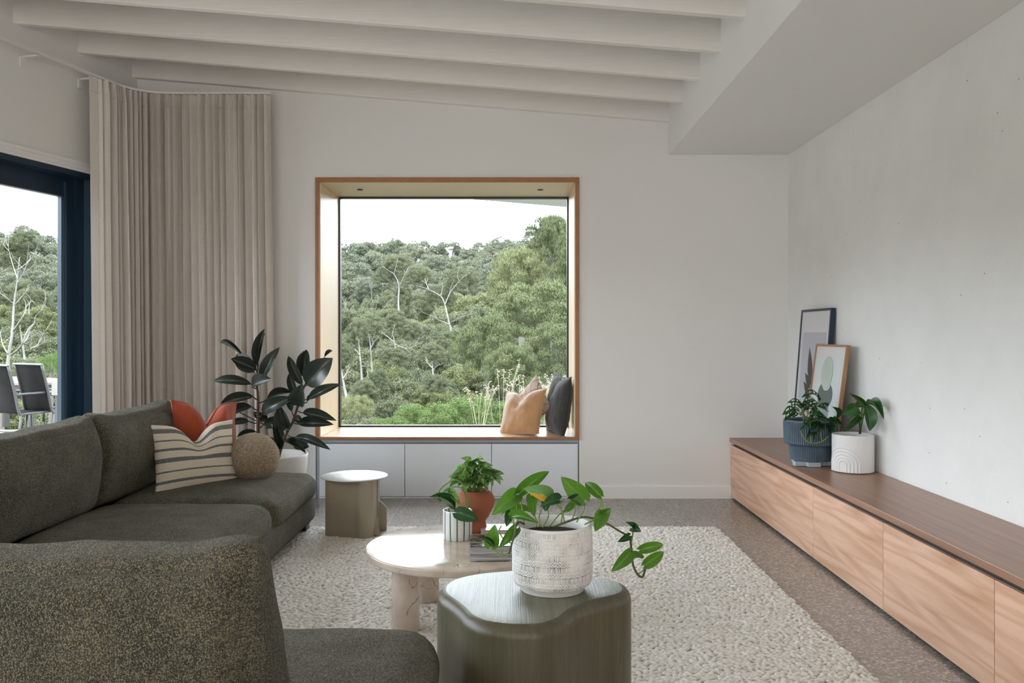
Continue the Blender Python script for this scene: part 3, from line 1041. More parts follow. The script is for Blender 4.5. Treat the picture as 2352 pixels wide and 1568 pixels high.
def curtain():
    # arc-length samples of the track from the leading edge to the right end
    start = Vector((-2.905, 5.81, 0))
    path = [start] + TP[1:]
    fine = []
    for a, b in zip(path[:-1], path[1:]):
        n = max(1, int((b - a).length / 0.0022))
        for i in range(n):
            fine.append(a.lerp(b, i / n))
    fine.append(path[-1])
    n = len(fine)
    seg = [(fine[i + 1] - fine[i]).length for i in range(n - 1)]
    cum = np.concatenate([[0], np.cumsum(seg)])
    total = cum[-1]
    # phases: a flat leading panel and then deep folds of varying width
    r = random.Random(5)
    lead = 0.075
    ph = np.zeros(n)
    amp = np.zeros(n)
    edges = [lead]
    while edges[-1] < total:
        u = edges[-1] / total
        wdt = (0.030 if u < 0.30 else 0.050) * r.uniform(0.72, 1.35)
        edges.append(edges[-1] + wdt)
    edges = np.array(edges)
    k = np.searchsorted(edges, cum) - 1
    for i in range(n):
        if k[i] >= 0:
            a, b = edges[k[i]], edges[k[i] + 1]
            ph[i] = 2 * PI * (k[i] + (cum[i] - a) / (b - a))
        amp[i] = 0.050 * min(1, max(0, (cum[i] - lead) / 0.05)) * (0.8 + 0.3 * math.sin(k[i] * 2.3))
    zs = [TZ - 0.004, TZ - 0.03, TZ - 0.085, TZ - 0.105, TZ - 0.2, TZ - 0.5] + [TZ - 0.5 - 0.25 * i for i in range(1, 10)] + [0.03]
    vs, fs = [], []
    for j, z in enumerate(zs):
        d = (TZ - z)
        top = min(1, d / 0.12)
        for i in range(n):
            t = (fine[min(i + 1, n - 1)] - fine[max(i - 1, 0)]).normalized()
            nrm = Vector((-t.y, t.x, 0))            # towards the walls
            drift = 0.9 * noise.noise(Vector((k[i] * 0.37, z * 0.55, 1.0)))
            a = amp[i] * (0.72 + 0.28 * top) * (1 + 0.25 * noise.noise(Vector((k[i] * 1.7, z * 0.5, 4.0))))
            s = math.sin(ph[i] + drift * top)
            s = math.copysign(abs(s) ** 0.75, s)
            c = math.sin(2 * ph[i] + 2 * drift * top) * 0.25
            p = fine[i] + nrm * (a * s) + t * (a * 0.45 * c)
            p = p + Vector((0.016 * d * (1 - cum[i] / total) * 0.6 + 0.012 * d * (cum[i] / total), 0, 0))
            vs.append((p.x, p.y, z))
    for j in range(len(zs) - 1):
        for i in range(n - 1):
            a = j * n + i
            fs.append((a, a + 1, a + n + 1, a + n))
    mb = MB()
    mb.add(vs, fs)
    o = mb.build('linen_curtain', M['curtain'])
    sm = MB()
    jz = 3
    sm.tube([Vector(vs[jz * n + i]) - Vector((0, 0, 0)) for i in range(0, n, 3)], 0.0016, 4)
    s_ = sm.build('hem_stitching', M['curtain'])
    s_.parent = o
    return tag(o, 'floor-length oatmeal linen curtain stacked in the corner beside the sliding door', 'curtain')
curtain()

# ------------------------------------------------------------------ leaves
def leaf_profile(kind, t):
    if kind == 'ovate':        # rubber plant
        return max(0.0, math.sin(PI * t ** 0.92)) ** 0.62 * (1.0 if t < 0.8 else 1 - 0.25 * ((t - 0.8) / 0.2))
    if kind == 'heart':        # pothos
        return (max(0, t) ** 0.40) * max(0, 1 - t) ** 0.85 * 2.15
    if kind == 'arrow':        # syngonium
        return (max(0, t) ** 0.30) * max(0, 1 - t) ** 0.95 * 1.95
    if kind == 'lance':
        return max(0.0, math.sin(PI * t ** 0.8)) ** 0.8
    return math.sin(PI * t)

LEAF = {}
def leaf_mesh(key, kind, arch, fold, mat, rows=10, cols=3, holes=False, wave=0.0, twist=0.0):
    if key in LEAF:
        return LEAF[key]
    vs, fs, us = [], [], []
    side = cols
    W = 2 * side + 1
    for j in range(rows + 1):
        t = j / rows
        w = leaf_profile(kind, min(0.999, max(0.004, t))) * 0.5
        zc = arch * math.sin(PI * t)
        back = 0.0
        for i in range(-side, side + 1):
            f = i / side
            x = f * w
            y = t
            if kind in ('heart', 'arrow'):
                y -= 0.16 * abs(f) ** 1.5 * (1 - t) ** 3
            z = zc + fold * abs(f) * w * 2 + wave * math.sin(t * 9 + (1 if f > 0 else 2.1)) * abs(f) ** 2
            a = twist * (t - 0.5)
            vs.append((x * math.cos(a) - (z - zc) * math.sin(a), y, zc + x * math.sin(a) + (z - zc) * math.cos(a)))
            us.append((f * 0.5 + 0.5, t))
    for j in range(rows):
        for i in range(W - 1):
            if holes:
                c = i - side
                c = c if c >= 0 else -c - 1
                if c == 1 and j in (2, 4, 6, 7):
                    continue
            a = j * W + i
            fs.append((a, a + 1, a + W + 1, a + W))
    mb = MB()
    mb.add(vs, fs, True, us)
    me = bpy.data.meshes.new('leaf')
    me.from_pydata([tuple(v) for v in mb.v], [], mb.f)
    me.polygons.foreach_set('use_smooth', [True] * len(me.polygons))
    uvl = me.uv_layers.new(name='UVMap')
    for l in me.loops:
        uvl.data[l.index].uv = us[l.vertex_index]
    me.materials.append(mat)
    LEAF[key] = me
    return me

def place_leaf(parent, me, base, tip, wr, up, name='leaf', label=None):
    base, tip = Vector(base), Vector(tip)
    y = tip - base
    L = y.length
    y.normalize()
    z = Vector(up)
    z = (z - y * z.dot(y))
    if z.length < 1e-3:
        z = Vector((0.3, 0.2, 1)) - y * y.z
    z.normalize()
    x = y.cross(z)
    m = Matrix((x, y, z)).transposed().to_4x4()
    o = bpy.data.objects.new(name, me)
    COL.objects.link(o)
    o.parent = parent
    org = ORG.get(parent.name, Vector())
    o.matrix_local = Matrix.Translation(base - org) @ m @ Matrix.Diagonal((L * wr, L, L, 1))
    if label:
        o['label'] = label
    return o

def leaf_mat(name, c1, c2, rib, rough=0.35, trans=0.15, ribw=0.018, veins=0.0, var=0.0, back=None, spec=0.5, vein_n=9.0, vcol=None):
    m, nt, b = nodes(name)
    b.inputs['Roughness'].default_value = rough
    b.inputs['Specular IOR Level'].default_value = spec
    tc = nd(nt, 'TexCoord')
    sep = nd(nt, 'SeparateXYZ', Vector=tc.outputs['UV'])
    xx = mth(nt, 'ABSOLUTE', mth(nt, 'SUBTRACT', sep.outputs['X'], 0.5))
    oi = nd(nt, 'ObjectInfo')
    base = mixc(nt, oi.outputs['Random'], c1, c2)
    if var:
        ns = nd(nt, 'TexNoise', Vector=tc.outputs['UV'], Scale=5.0, Detail=4.0, Distortion=1.0)
        lk(nt, tc.outputs['UV'], ns.inputs['Vector'])
        f = mth(nt, 'GREATER_THAN', mth(nt, 'ADD', ns.outputs['Fac'], mth(nt, 'MULTIPLY', oi.outputs['Random'], 0.1)), 0.60)
        base = mixc(nt, mth(nt, 'MULTIPLY', f, var), base, vcol or (0.55, 0.60, 0.40))
    if veins:
        dv = mth(nt, 'SUBTRACT', sep.outputs['Y'], mth(nt, 'MULTIPLY', xx, 0.55))
        ln = mth(nt, 'LESS_THAN', mth(nt, 'PINGPONG', mth(nt, 'MULTIPLY', dv, vein_n), 0.5), 0.06)
        base = mixc(nt, mth(nt, 'MULTIPLY', ln, veins), base, rib)
    f = mth(nt, 'LESS_THAN', xx, ribw)
    base = mixc(nt, f, base, rib)
    if back:
        ge = nd(nt, 'NewGeometry')
        base = mixc(nt, ge.outputs['Backfacing'], base, back)
    lk(nt, base, b.inputs['Base Color'])
    tr = nd(nt, 'BsdfTranslucent')
    lk(nt, mixc(nt, 1.0, base, (1.5, 1.6, 0.7), 'MULTIPLY'), tr.inputs['Color'])
    mx = nd(nt, 'MixShader', Fac=trans)
    lk(nt, b.outputs[0], mx.inputs[1])
    lk(nt, tr.outputs[0], mx.inputs[2])
    lk(nt, mx.outputs[0], nt.nodes['Material Output'].inputs['Surface'])
    return m

M['rubber_leaf'] = leaf_mat('dark_rubber_leaf', (0.022, 0.031, 0.025), (0.037, 0.046, 0.037), (0.09, 0.11, 0.075), 0.30, 0.03, 0.014, 0.25, back=(0.075, 0.085, 0.065), vein_n=16)
M['bark'] = plain('brown_stem', (0.085, 0.042, 0.026), 0.8, bmp=0.3, bscale=120)
M['petiole_dark'] = plain('dark_petiole', (0.035, 0.040, 0.026), 0.5)
M['pothos_leaf'] = leaf_mat('bright_pothos_leaf', (0.055, 0.155, 0.017), (0.090, 0.215, 0.026), (0.15, 0.30, 0.06), 0.30, 0.24, 0.012, 0.22, back=(0.13, 0.27, 0.05), vein_n=6)
M['pothos_dark'] = leaf_mat('deep_green_pothos_leaf', (0.014, 0.062, 0.018), (0.022, 0.085, 0.022), (0.06, 0.16, 0.06), 0.28, 0.10, 0.012, 0.3, back=(0.05, 0.12, 0.04), vein_n=6)
M['petiole'] = plain('green_petiole', (0.17, 0.26, 0.055), 0.5)
M['vine'] = plain('brown_green_vine', (0.085, 0.09, 0.035), 0.6)
M['syngonium'] = leaf_mat('variegated_arrowhead_leaf', (0.045, 0.155, 0.025), (0.12, 0.28, 0.055), (0.40, 0.52, 0.22), 0.38, 0.25, 0.02, 0.3, 0.5, vein_n=6)
M['adansonii'] = leaf_mat('glossy_holed_leaf', (0.010, 0.045, 0.012), (0.022, 0.080, 0.018), (0.05, 0.14, 0.04), 0.22, 0.12, 0.012, 0.35, vein_n=9)
M['philodendron'] = leaf_mat('ribbed_green_leaf', (0.022, 0.085, 0.024), (0.040, 0.125, 0.035), (0.16, 0.27, 0.13), 0.35, 0.15, 0.014, 0.55, back=(0.09, 0.15, 0.06), vein_n=11)

def yellowing():
    m, nt, b = nodes('pothos_leaf_turning_yellow')
    b.inputs['Roughness'].default_value = 0.35
    tc = nd(nt, 'TexCoord')
    sep = nd(nt, 'SeparateXYZ', Vector=tc.outputs['UV'])
    ns = nd(nt, 'TexNoise', Scale=5.0, Detail=3.0)
    lk(nt, tc.outputs['UV'], ns.inputs['Vector'])
    f = mth(nt, 'ADD', mth(nt, 'MULTIPLY', mth(nt, 'SUBTRACT', 0.62, sep.outputs['X']), 3.2), mth(nt, 'MULTIPLY', mth(nt, 'SUBTRACT', ns.outputs['Fac'], 0.5), 1.2))
    f = mth(nt, 'SUBTRACT', f, mth(nt, 'MULTIPLY', mth(nt, 'ABSOLUTE', mth(nt, 'SUBTRACT', sep.outputs['Y'], 0.32)), 1.9))
    c = ramp(nt, f, [(0.25, (0.16, 0.33, 0.10)), (0.5, (0.42, 0.52, 0.22)), (0.75, (0.80, 0.42, 0.02))])
    lk(nt, c, b.inputs['Base Color'])
    return m
M['yellowing'] = yellowing()

# ------------------------------------------------------------------ rubber plant behind the sofa
RY = 5.92
pot_c = Vector(((622 - PX) / F * RY, RY, 0.0))
rp = thing('rubber_plant', 'dark-leaved rubber plant in a pale planter behind the sofa end', 'plant', pot_c)
mb = MB()
prof = [(0.0, 0.004), (0.215, 0.004), (0.225, 0.012), (0.252, 0.395), (0.254, 0.408), (0.250, 0.412), (0.242, 0.408), (0.236, 0.34)]
mb.lathe(prof, pot_c, 64)
mb.build('pot', M['speckle_pot'], rp)
MB().lathe([(0.237, 0.345), (0.15, 0.352), (0.0, 0.356)], pot_c, 40).build('soil', M['soil'], rp)
def C2(x, y, dy=0.0):
    return at(480 + x / 4.125, 740 + y / 4.125, RY + dy)
st1 = [C2(490, 1290, 0.0), C2(468, 1060), C2(466, 900, 0.01), C2(465, 700, 0.0), C2(452, 560, 0.0), C2(466, 400, 0.0)]
st2 = [C2(655, 1290, 0.02), C2(680, 1200, 0.02), C2(730, 1060, 0.02), C2(790, 950, 0.03), C2(840, 800, 0.03), C2(890, 640, 0.03), C2(925, 560, 0.03)]
for s, nn in ((st1, 30), (st2, 30)):
    pts = curve_pts(s, nn)
    k = len(pts)
    MB().tube(pts, [0.013 * (1 - 0.6 * i / k) for i in range(k)], 8).build('stem', M['bark'], rp)
RL = [  # base, tip, width ratio, roll towards the camera (0 lies flat, 1 faces us), depth of tip
    ((455, 405), (525, 62), .27, .9, -.02), ((470, 400), (535, 105), .24, .5, .05), ((498, 545), (670, 235), .30, .9, -.03),
    ((448, 450), (208, 345), .48, .75, -.10), ((430, 470), (262, 300), .62, .9, .02), ((330, 330), (105, 192), .10, .6, .08), ((400, 585), (38, 556), .27, .75, -.06),
    ((412, 605), (596, 540), .52, .7, -.12), ((420, 705), (108, 775), .34, .75, -.08), ((405, 800), (145, 900), .37, .8, -.10),
    ((378, 938), (180, 960), .36, .8, -.08), ((450, 1040), (262, 1090), .26, .6, -.05), ((420, 850), (560, 930), .50, .9, .08),
    ((552, 728), (790, 665), .34, .7, .06), ((505, 865), (808, 712), .36, .8, -.10), ((520, 965), (730, 935), .38, .7, .02),
    ((885, 590), (752, 318), .32, .95, .0), ((915, 530), (925, 258), .46, .95, .05), ((928, 592), (1172, 338), .60, .95, -.10),
    ((1095, 330), (1172, 270), .34, .6, .1), ((830, 700), (760, 482), .35, .8, .02), ((855, 790), (880, 583), .70, .95, -.10),
    ((945, 722), (1252, 585), .27, .85, -.05), ((895, 855), (1208, 932), .27, .75, -.08), ((855, 955), (1182, 968), .29, .8, -.10),
    ((745, 1005), (668, 778), .58, .9, -.12), ((815, 1088), (1152, 1208), .22, .65, -.10), ((712, 1130), (920, 1242), .28, .5, -.12),
    ((800, 1145), (948, 1180), .70, .8, -.02), ((662, 1200), (603, 928), .27, .5, -.10), ((720, 1010), (690, 1085), .80, .8, .06),
    ((650, 1165), (545, 1090), .55, .8, -.02), ((785, 845), (770, 690), .42, .8, .06), ((930, 755), (1030, 700), .45, .6, .0),
    ((210, 810), (130, 870), .40, .8, .02), ((600, 1000), (545, 985), .7, .7, .05), ((890, 960), (800, 905), .5, .7, .1),
]
nearest = lambda pts, p: min(pts, key=lambda q: (q - p).length)
s1p, s2p = curve_pts(st1, 30), curve_pts(st2, 30)
for i, (b_, t_, wr, face, dz) in enumerate(RL):
    arch = (0.10, 0.16, -0.05)[i % 3]
    me = leaf_mesh('rubber%d' % (i % 4), 'ovate', (0.07, 0.12, 0.16, 0.03)[i % 4], (0.22, 0.35, 0.12, 0.28)[i % 4], M['rubber_leaf'], 12, 3)
    base = C2(b_[0], b_[1], dz * 0.3)
    tip = C2(t_[0], t_[1], dz)
    up = Vector((0, -1, 0)) * face + Vector((rnd.uniform(-.2, .2), 0, 1)) * (1.05 - face)
    place_leaf(rp, me, base, tip, wr, up)
    stp = s1p if (b_[0] < 560 and i < 16) else s2p
    q = nearest(stp, base - Vector((0, 0, 0.02)))
    if (q - base).length > 0.012:
        MB().tube(curve_pts([q, (q + base) / 2 + Vector((0, 0, -0.006)), base], 6), 0.0042, 6).build('petiole', M['petiole_dark'], rp)

# ------------------------------------------------------------------ beige metal side table
TX, TYY, TZT = at(814, 1091.5, 5.3).x, 5.3, 0.366
stb = thing('side_table', 'beige metal drum side table with round top and magazine slot', 'table', (TX, TYY, 0.012))
mb = MB()
mb.lathe([(0.0, 0), (0.203, 0), (0.2065, 0.002), (0.2065, 0.005), (0.204, 0.007), (0.0, 0.007)], (TX, TYY, TZT - 0.007), 72)
mb.build('table_top', M['beige_metal_top_glare'], stb)
plan = [(-1.149, 5.42), (-1.150, 5.22), (-1.146, 5.20)] + [(-1.146 + 0.06 * i, 5.20 - 0.0175 * i) for i in range(1, 4)] + [(-0.93, 5.128), (-0.895, 5.130), (-0.872, 5.142), (-0.860, 5.165), (-0.857, 5.20), (-0.857, 5.42)]
pl = curve_pts([(x, y, 0) for x, y in plan], 60)
mb = MB()
vs, fs = [], []
for i, p in enumerate(pl):
    t = (pl[min(i + 1, len(pl) - 1)] - pl[max(i - 1, 0)]).normalized()
    nn = Vector((-t.y, t.x, 0)) * 0.003
    for q in (p + nn, p - nn):
        vs += [q + Vector((0, 0, 0.012)), q + Vector((0, 0, TZT - 0.007))]
for i in range(len(pl) - 1):
    a = i * 4
    fs += [(a, a + 4, a + 5, a + 1), (a + 2, a + 3, a + 7, a + 6), (a + 1, a + 5, a + 7, a + 3), (a, a + 2, a + 6, a + 4)]
fs += [(0, 1, 3, 2), (len(vs) - 4, len(vs) - 2, len(vs) - 1, len(vs) - 3)]
mb.add(vs, fs)
mb.build('drum', M['beige_metal'], stb, auto=40)
mb = MB()
mb.span((-0.854, 5.30, 0.10), (-0.847, 5.33, 0.335))
mb.build('divider_panel', M['beige_metal'], stb)
mb = MB()
mb.prism([(-0.85, 0.012), (-0.80, 0.012), (-0.80, 0.158), (-0.851, 0.206)], 'y', 5.345, 5.351)
mb.span((-0.853, 5.19, 0.012), (-0.822, 5.196, 0.058))
mb.prism([(-0.853, 5.19), (-0.822, 5.19), (-0.801, 5.35), (-0.853, 5.35)], 'z', 0.012, 0.016)
mb.build('magazine_tray', M['beige_metal'], stb)

# ------------------------------------------------------------------ marble coffee table and what stands on it
CT = Vector((-0.235, 3.735, 0.0))
CR, CZ = 0.413, 0.322
ctb = thing('coffee_table', 'round cream marble coffee table on thick column legs', 'table', (CT.x, CT.y, 0.012))
mb = MB()
pr = [(0.0, 0), (CR - 0.008, 0)] + [(CR - 0.008 + 0.008 * math.sin(a), 0.008 - 0.008 * math.cos(a)) for a in (0.5, 1.0, 1.57)] + \
     [(CR - 0.006 + 0.006 * math.cos(a), 0.026 + 0.006 * math.sin(a)) for a in (0, 0.5, 1.0, 1.57)] + [(0.0, 0.032)]
mb.lathe(pr, (CT.x, CT.y, CZ - 0.032), 96)
mb.build('table_top', M['marble'], ctb, auto=50)
for x, y in ((-0.452, 3.55), (-0.405, 3.955), (0.03, 3.78)):
    MB().lathe([(0.0, 0.0), (0.056, 0.0), (0.058, 0.003), (0.058, CZ - 0.0425 - 0.0025), (0.0, CZ - 0.0425 - 0.0025)], (x, y, 0.0125), 40).build('leg', M['marble'], ctb, auto=50)

def pot_lathe(name, mat, parent, c, prof, n=64, rfun=None, auto=None):
    mb = MB()
    mb.lathe(prof, c, n, rfun=rfun)
    return mb.build(name, mat, parent, auto=auto)

def striped_pot_mat():
    m, nt, b = nodes('white_glaze_with_green_stripes')
    b.inputs['Roughness'].default_value = 0.3
    tc = nd(nt, 'TexCoord')
    sep = nd(nt, 'SeparateXYZ', Vector=tc.outputs['Object'])
    a = mth(nt, 'ARCTAN2', sep.outputs['Y'], sep.outputs['X'])
    f = mth(nt, 'PINGPONG', mth(nt, 'ADD', mth(nt, 'MULTIPLY', a, 13 / (2 * PI)), 0.17 + 13), 0.5)
    f = mth(nt, 'LESS_THAN', f, 0.10)
    nz = nd(nt, 'TexNoise', Vector=tc.outputs['Object'], Scale=40.0)
    lk(nt, mixc(nt, f, (0.76, 0.755, 0.74), ramp(nt, nz.outputs['Fac'], [(0.3, (0.035, 0.10, 0.075)), (0.7, (0.075, 0.17, 0.13))])), b.inputs['Base Color'])
    return m
M['striped_pot'] = striped_pot_mat()
SPC = Vector(((1051 - PX) / F * 3.845, 3.845, CZ))
sp = thing('striped_planter', 'trailing pothos in a white pot with thin green stripes on the coffee table', 'plant', SPC)
pot_lathe('pot', M['striped_pot'], sp, SPC, [(0.0, 0.0), (0.061, 0.0), (0.064, 0.003), (0.0665, 0.04), (0.067, 0.128), (0.066, 0.131), (0.063, 0.131), (0.061, 0.127), (0.060, 0.10)], 52, auto=60)
MB().lathe([(0.061, 0.105), (0.0, 0.112)], SPC, 24).build('soil', M['soil'], sp)
def C4(x, y, Y=3.845):
    return at(980 + x / 5.408, 1040 + y / 5.403, Y)
def leaf_px(par, cf, b_, t_, wr, face, me, y0, y1, lab=None, side=0.0, nm='leaf'):
    base, tip = cf(b_[0], b_[1], y0), cf(t_[0], t_[1], y1)
    up = Vector((side, -1, 0)) * face + Vector((0, 0, 1)) * (1.05 - face)
    return place_leaf(par, me, base, tip, wr, up, nm, lab)
def stem_px(par, cf, pts, Y, r, mat, n=10, name='stem'):
    w = [cf(p[0], p[1], (p[2] if len(p) > 2 else 0) + Y) for p in pts]
    return MB().tube(curve_pts(w, n), r, 6).build(name, mat, par)
PL = lambda a, f: leaf_mesh('pothos%.2f%.2f' % (a, f), 'heart', a, f, M['pothos_leaf'], 10, 3)
PD = lambda a, f: leaf_mesh('pothosd%.2f%.2f' % (a, f), 'heart', a, f, M['pothos_dark'], 10, 3)
SY = leaf_mesh('syng', 'arrow', 0.12, 0.25, M['syngonium'], 8, 2)
SV = leaf_mesh('variegated', 'heart', 0.14, 0.3, M['syngonium'], 8, 2)
stem_px(sp, C4, [(510, 700), (515, 600), (490, 460), (420, 360), (340, 335), (240, 385), (165, 450), (145, 505)], 3.83, 0.0034, M['petiole'], 28)
stem_px(sp, C4, [(480, 700), (490, 560), (440, 440), (350, 420), (285, 450), (300, 520)], 3.85, 0.003, M['petiole'], 22)
leaf_px(sp, C4, (140, 500), (180, 610), .55, .8, PL(.1, .3), 3.80, 3.79)
leaf_px(sp, C4, (300, 690), (35, 545), .36, .45, PD(.12, .5), 3.80, 3.80)
leaf_px(sp, C4, (370, 740), (645, 835), .62, .75, PD(.10, .15), 3.765, 3.75)
leaf_px(sp, C4, (290, 470), (425, 660), .42, .7, SV, 3.82, 3.79)
leaf_px(sp, C4, (300, 480), (200, 490), .55, .5, SV, 3.82, 3.80)

TC = Vector(((1091 - PX) / F * 4.0, 4.0, CZ))
tp = thing('terracotta_planter', 'bushy variegated arrowhead plant in a footed terracotta pot on the coffee table', 'plant', TC)
pr = [(0.0, 0.0), (0.060, 0.0), (0.062, 0.003), (0.056, 0.02), (0.050, 0.042), (0.051, 0.050), (0.068, 0.075), (0.086, 0.110), (0.0935, 0.138), (0.092, 0.155), (0.082, 0.176), (0.066, 0.189), (0.063, 0.192), (0.058, 0.190), (0.055, 0.17)]
pot_lathe('pot', M['terracotta'], tp, TC, pr, 56)
MB().lathe([(0.057, 0.175), (0.0, 0.182)], TC, 24).build('soil', M['soil'], tp)
rs = random.Random(21)
for i in range(125):
    a = rs.uniform(0, 2 * PI)
    e = rs.uniform(0.0, 1.0) ** 0.6
    hgt = rs.uniform(0.0, 1.0)
    d = Vector((math.cos(a) * e, math.sin(a) * e, 0))
    wid = 0.060 + 0.036 * math.sin(PI * min(1, hgt * 1.1))
    base = TC + Vector((d.x * wid, d.y * wid, 0.222 + 0.112 * hgt * (1 - 0.45 * e * e)))
    out = Vector((d.x, d.y, rs.uniform(-0.7, 0.3)))
    if out.length < 0.3:
        out += Vector((rs.uniform(-.6, .6), -0.5, 0))
    out.normalize()
    L = rs.uniform(0.040, 0.062)
    up = Vector((d.x * 0.6, d.y * 0.6 - 0.35, 0.8)) + Vector((rs.uniform(-.5, .5), rs.uniform(-.5, .5), 0))
    place_leaf(tp, SY, base, base + out * L, rs.uniform(0.6, 0.8), up)
    if i % 4 == 0:
        root = TC + Vector((d.x * 0.035, d.y * 0.035, 0.178))
        MB().tube(curve_pts([root, (root + base) / 2 + Vector((-d.x, -d.y, 0)) * 0.010, base], 5), 0.0016, 5).build('stem', M['petiole'], tp)

# books
def photo_cover():
    m, nt, b = nodes('glossy_magazine_cover')
    b.inputs['Roughness'].default_value = 0.12
    co = coords(nt, 'Object')
    sep = nd(nt, 'SeparateXYZ', Vector=co)
    n = nd(nt, 'TexNoise', Vector=coords(nt, 'Object', (1, 3, 1)), Scale=26.0, Detail=5.0)
    pic = ramp(nt, n.outputs['Fac'], [(0.35, (0.01, 0.01, 0.012)), (0.5, (0.10, 0.09, 0.075)), (0.65, (0.45, 0.43, 0.40))])
    lk(nt, mixc(nt, mth(nt, 'LESS_THAN', sep.outputs['X'], 0.095), (0.80, 0.80, 0.80), pic), b.inputs['Base Color'])
    return m
M['cover'] = photo_cover()
def pages_mat():
    m, nt, b = nodes('paper_page_edges')
    b.inputs['Roughness'].default_value = 0.9
    n = nd(nt, 'TexNoise', Vector=coords(nt, 'Object', (3, 3, 220)), Scale=2.0, Detail=4.0)
    lk(nt, ramp(nt, n.outputs['Fac'], [(0.32, (0.10, 0.095, 0.10)), (0.5, (0.34, 0.325, 0.33)), (0.68, (0.62, 0.60, 0.60))]), b.inputs['Base Color'])
    return m
M['pages'] = pages_mat()
def book(name, label, c, s, rot, cover, pages, spine=None):
    t = thing(name, label, 'book', c)
    r = Rz(rot)
    k = 0.0025
    sx, sy, sz = s
    def bx(nm, a, b, mat):
        mb = MB()
        m_ = Vector([(a[i] + b[i]) / 2 for i in range(3)])
        mb.box(Vector(c) + r @ m_, [b[i] - a[i] for i in range(3)], 0.0006, r)
        return mb.build(nm, mat, t)
    bx('pages', (-sx / 2 + 0.001, -sy / 2 + 0.002, k), (sx / 2 - 0.002, sy / 2 - 0.002, sz - k), pages)
    bx('cover', (-sx / 2, -sy / 2, sz - k), (sx / 2, sy / 2, sz), cover)
    bx('cover', (-sx / 2, -sy / 2, 0), (sx / 2, sy / 2, k), cover)
    bx('spine', (-sx / 2, sy / 2 - 0.002, k), (sx / 2, sy / 2, sz - k), spine or cover)
    return t
M['pink'] = plain('blush_pink_book_cloth', (0.62, 0.42, 0.42), 0.4)
def pink_spine():
    m, nt, b = nodes('pink_spine_with_dark_red_bars')
    b.inputs['Roughness'].default_value = 0.4
    sep = nd(nt, 'SeparateXYZ', Vector=coords(nt, 'Object'))
    n = nd(nt, 'TexNoise', Vector=coords(nt, 'Object', (60, 1, 12)), Scale=3.0, Detail=1.0)
    f = mth(nt, 'MULTIPLY', mth(nt, 'GREATER_THAN', n.outputs['Fac'], 0.56), mth(nt, 'GREATER_THAN', sep.outputs['X'], 0.02))
    lk(nt, mixc(nt, f, (0.66, 0.46, 0.47), (0.25, 0.07, 0.08)), b.inputs['Base Color'])
    return m
M['pink_spine'] = pink_spine()
def white_cover():
    m, nt, b = nodes('white_cover_with_faint_grey_picture')
    b.inputs['Roughness'].default_value = 0.2
    n = nd(nt, 'TexNoise', Vector=coords(nt), Scale=22.0, Detail=3.0)
    lk(nt, ramp(nt, n.outputs['Fac'], [(0.45, (0.72, 0.66, 0.66)), (0.55, (0.45, 0.45, 0.47))]), b.inputs['Base Color'])
    return m
M['pale_cover'] = white_cover()
book('thick_book', 'thick book with glossy cover and grey page edges on the coffee table', (-0.045, 3.555, CZ + 0.0003), (0.275, 0.195, 0.064), 3, M['cover'], M['pages'])
book('pink_book', 'thin pink book lying behind the thick book on the coffee table', (-0.055, 3.985, CZ + 0.0003), (0.20, 0.125, 0.021), 2, M['pale_cover'], M['pink_spine'], M['pink'])

# ------------------------------------------------------------------ sage stool
outline = [(1176, 1308), (1102, 1314.4), (1045, 1326), (1014.5, 1343), (1004, 1363), (1009, 1384), (1031, 1404), (1050, 1421), (1068, 1439), (1102, 1454), (1152.5, 1462.5), (1203, 1464.5),
           (1253.5, 1461), (1297, 1446), (1324, 1425), (1371, 1404.6), (1422, 1390), (1445.5, 1377), (1449.5, 1361), (1439, 1343), (1405, 1330), (1365, 1322), (1310, 1314), (1240, 1309)]
SZ = 0.458
pts = []
for x, y in outline:
    t_ = min(1, max(0, (y - 1316) / 95))
    z = SZ - 0.005 - 0.024 * t_ * t_ * (3 - 2 * t_)
    p = onz(x, y, z)
    pts.append((p.x, p.y, 0))
loop = curve_pts(pts + [pts[0]], 24 * 6)[:-1]
cen = Vector((sum(p.x for p in loop) / len(loop), sum(p.y for p in loop) / len(loop), 0))
def ring(off, z):
    n = len(loop)
    out = []
    for i, p in enumerate(loop):
        t = (loop[(i + 1) % n] - loop[i - 1]).normalized()
        nn = Vector((-t.y, t.x, 0))
        if nn.dot(p - cen) > 0:
            nn = -nn
        q = p + nn * off
        out.append(Vector((q.x, q.y, z)))
    return out
stool = thing('cloud_stool', 'sage green timber stool with a rounded cloud-shaped top, near the camera', 'stool', (cen.x, cen.y, 0.0))
rr = 0.036
rings = [ring(0.0, 0.014), ring(0, 0.12), ring(0, 0.25), ring(0, SZ - rr)] + [ring(rr - rr * math.cos(a), SZ - rr + rr * math.sin(a)) for a in (0.25, 0.5, 0.8, 1.1, 1.35)]
mb = MB()
n = len(loop)
vs = [p for r_ in rings for p in r_]
fs = [(j * n + i, j * n + (i + 1) % n, (j + 1) * n + (i + 1) % n, (j + 1) * n + i) for j in range(len(rings) - 1) for i in range(n)]
mb.add(vs, fs)
mb.build('body', M['stool'], stool)
mb = MB()
tr = [ring(rr - rr * math.cos(1.35), SZ - rr + rr * math.sin(1.35)), ring(rr, SZ)]
last = tr[-1]
for k in (0.8, 0.55, 0.3, 0.1):
    tr.append([Vector((cen.x + (p.x - cen.x) * k, cen.y + (p.y - cen.y) * k, SZ)) for p in last])
vs = [p for r_ in tr for p in r_]
fs = [(j * n + i, j * n + (i + 1) % n, (j + 1) * n + (i + 1) % n, (j + 1) * n + i) for j in range(len(tr) - 1) for i in range(n)]
fs.append([(len(tr) - 1) * n + i for i in range(n)])
mb.add(vs, fs)
mb.build('stool_top', M['stool_top'], stool)

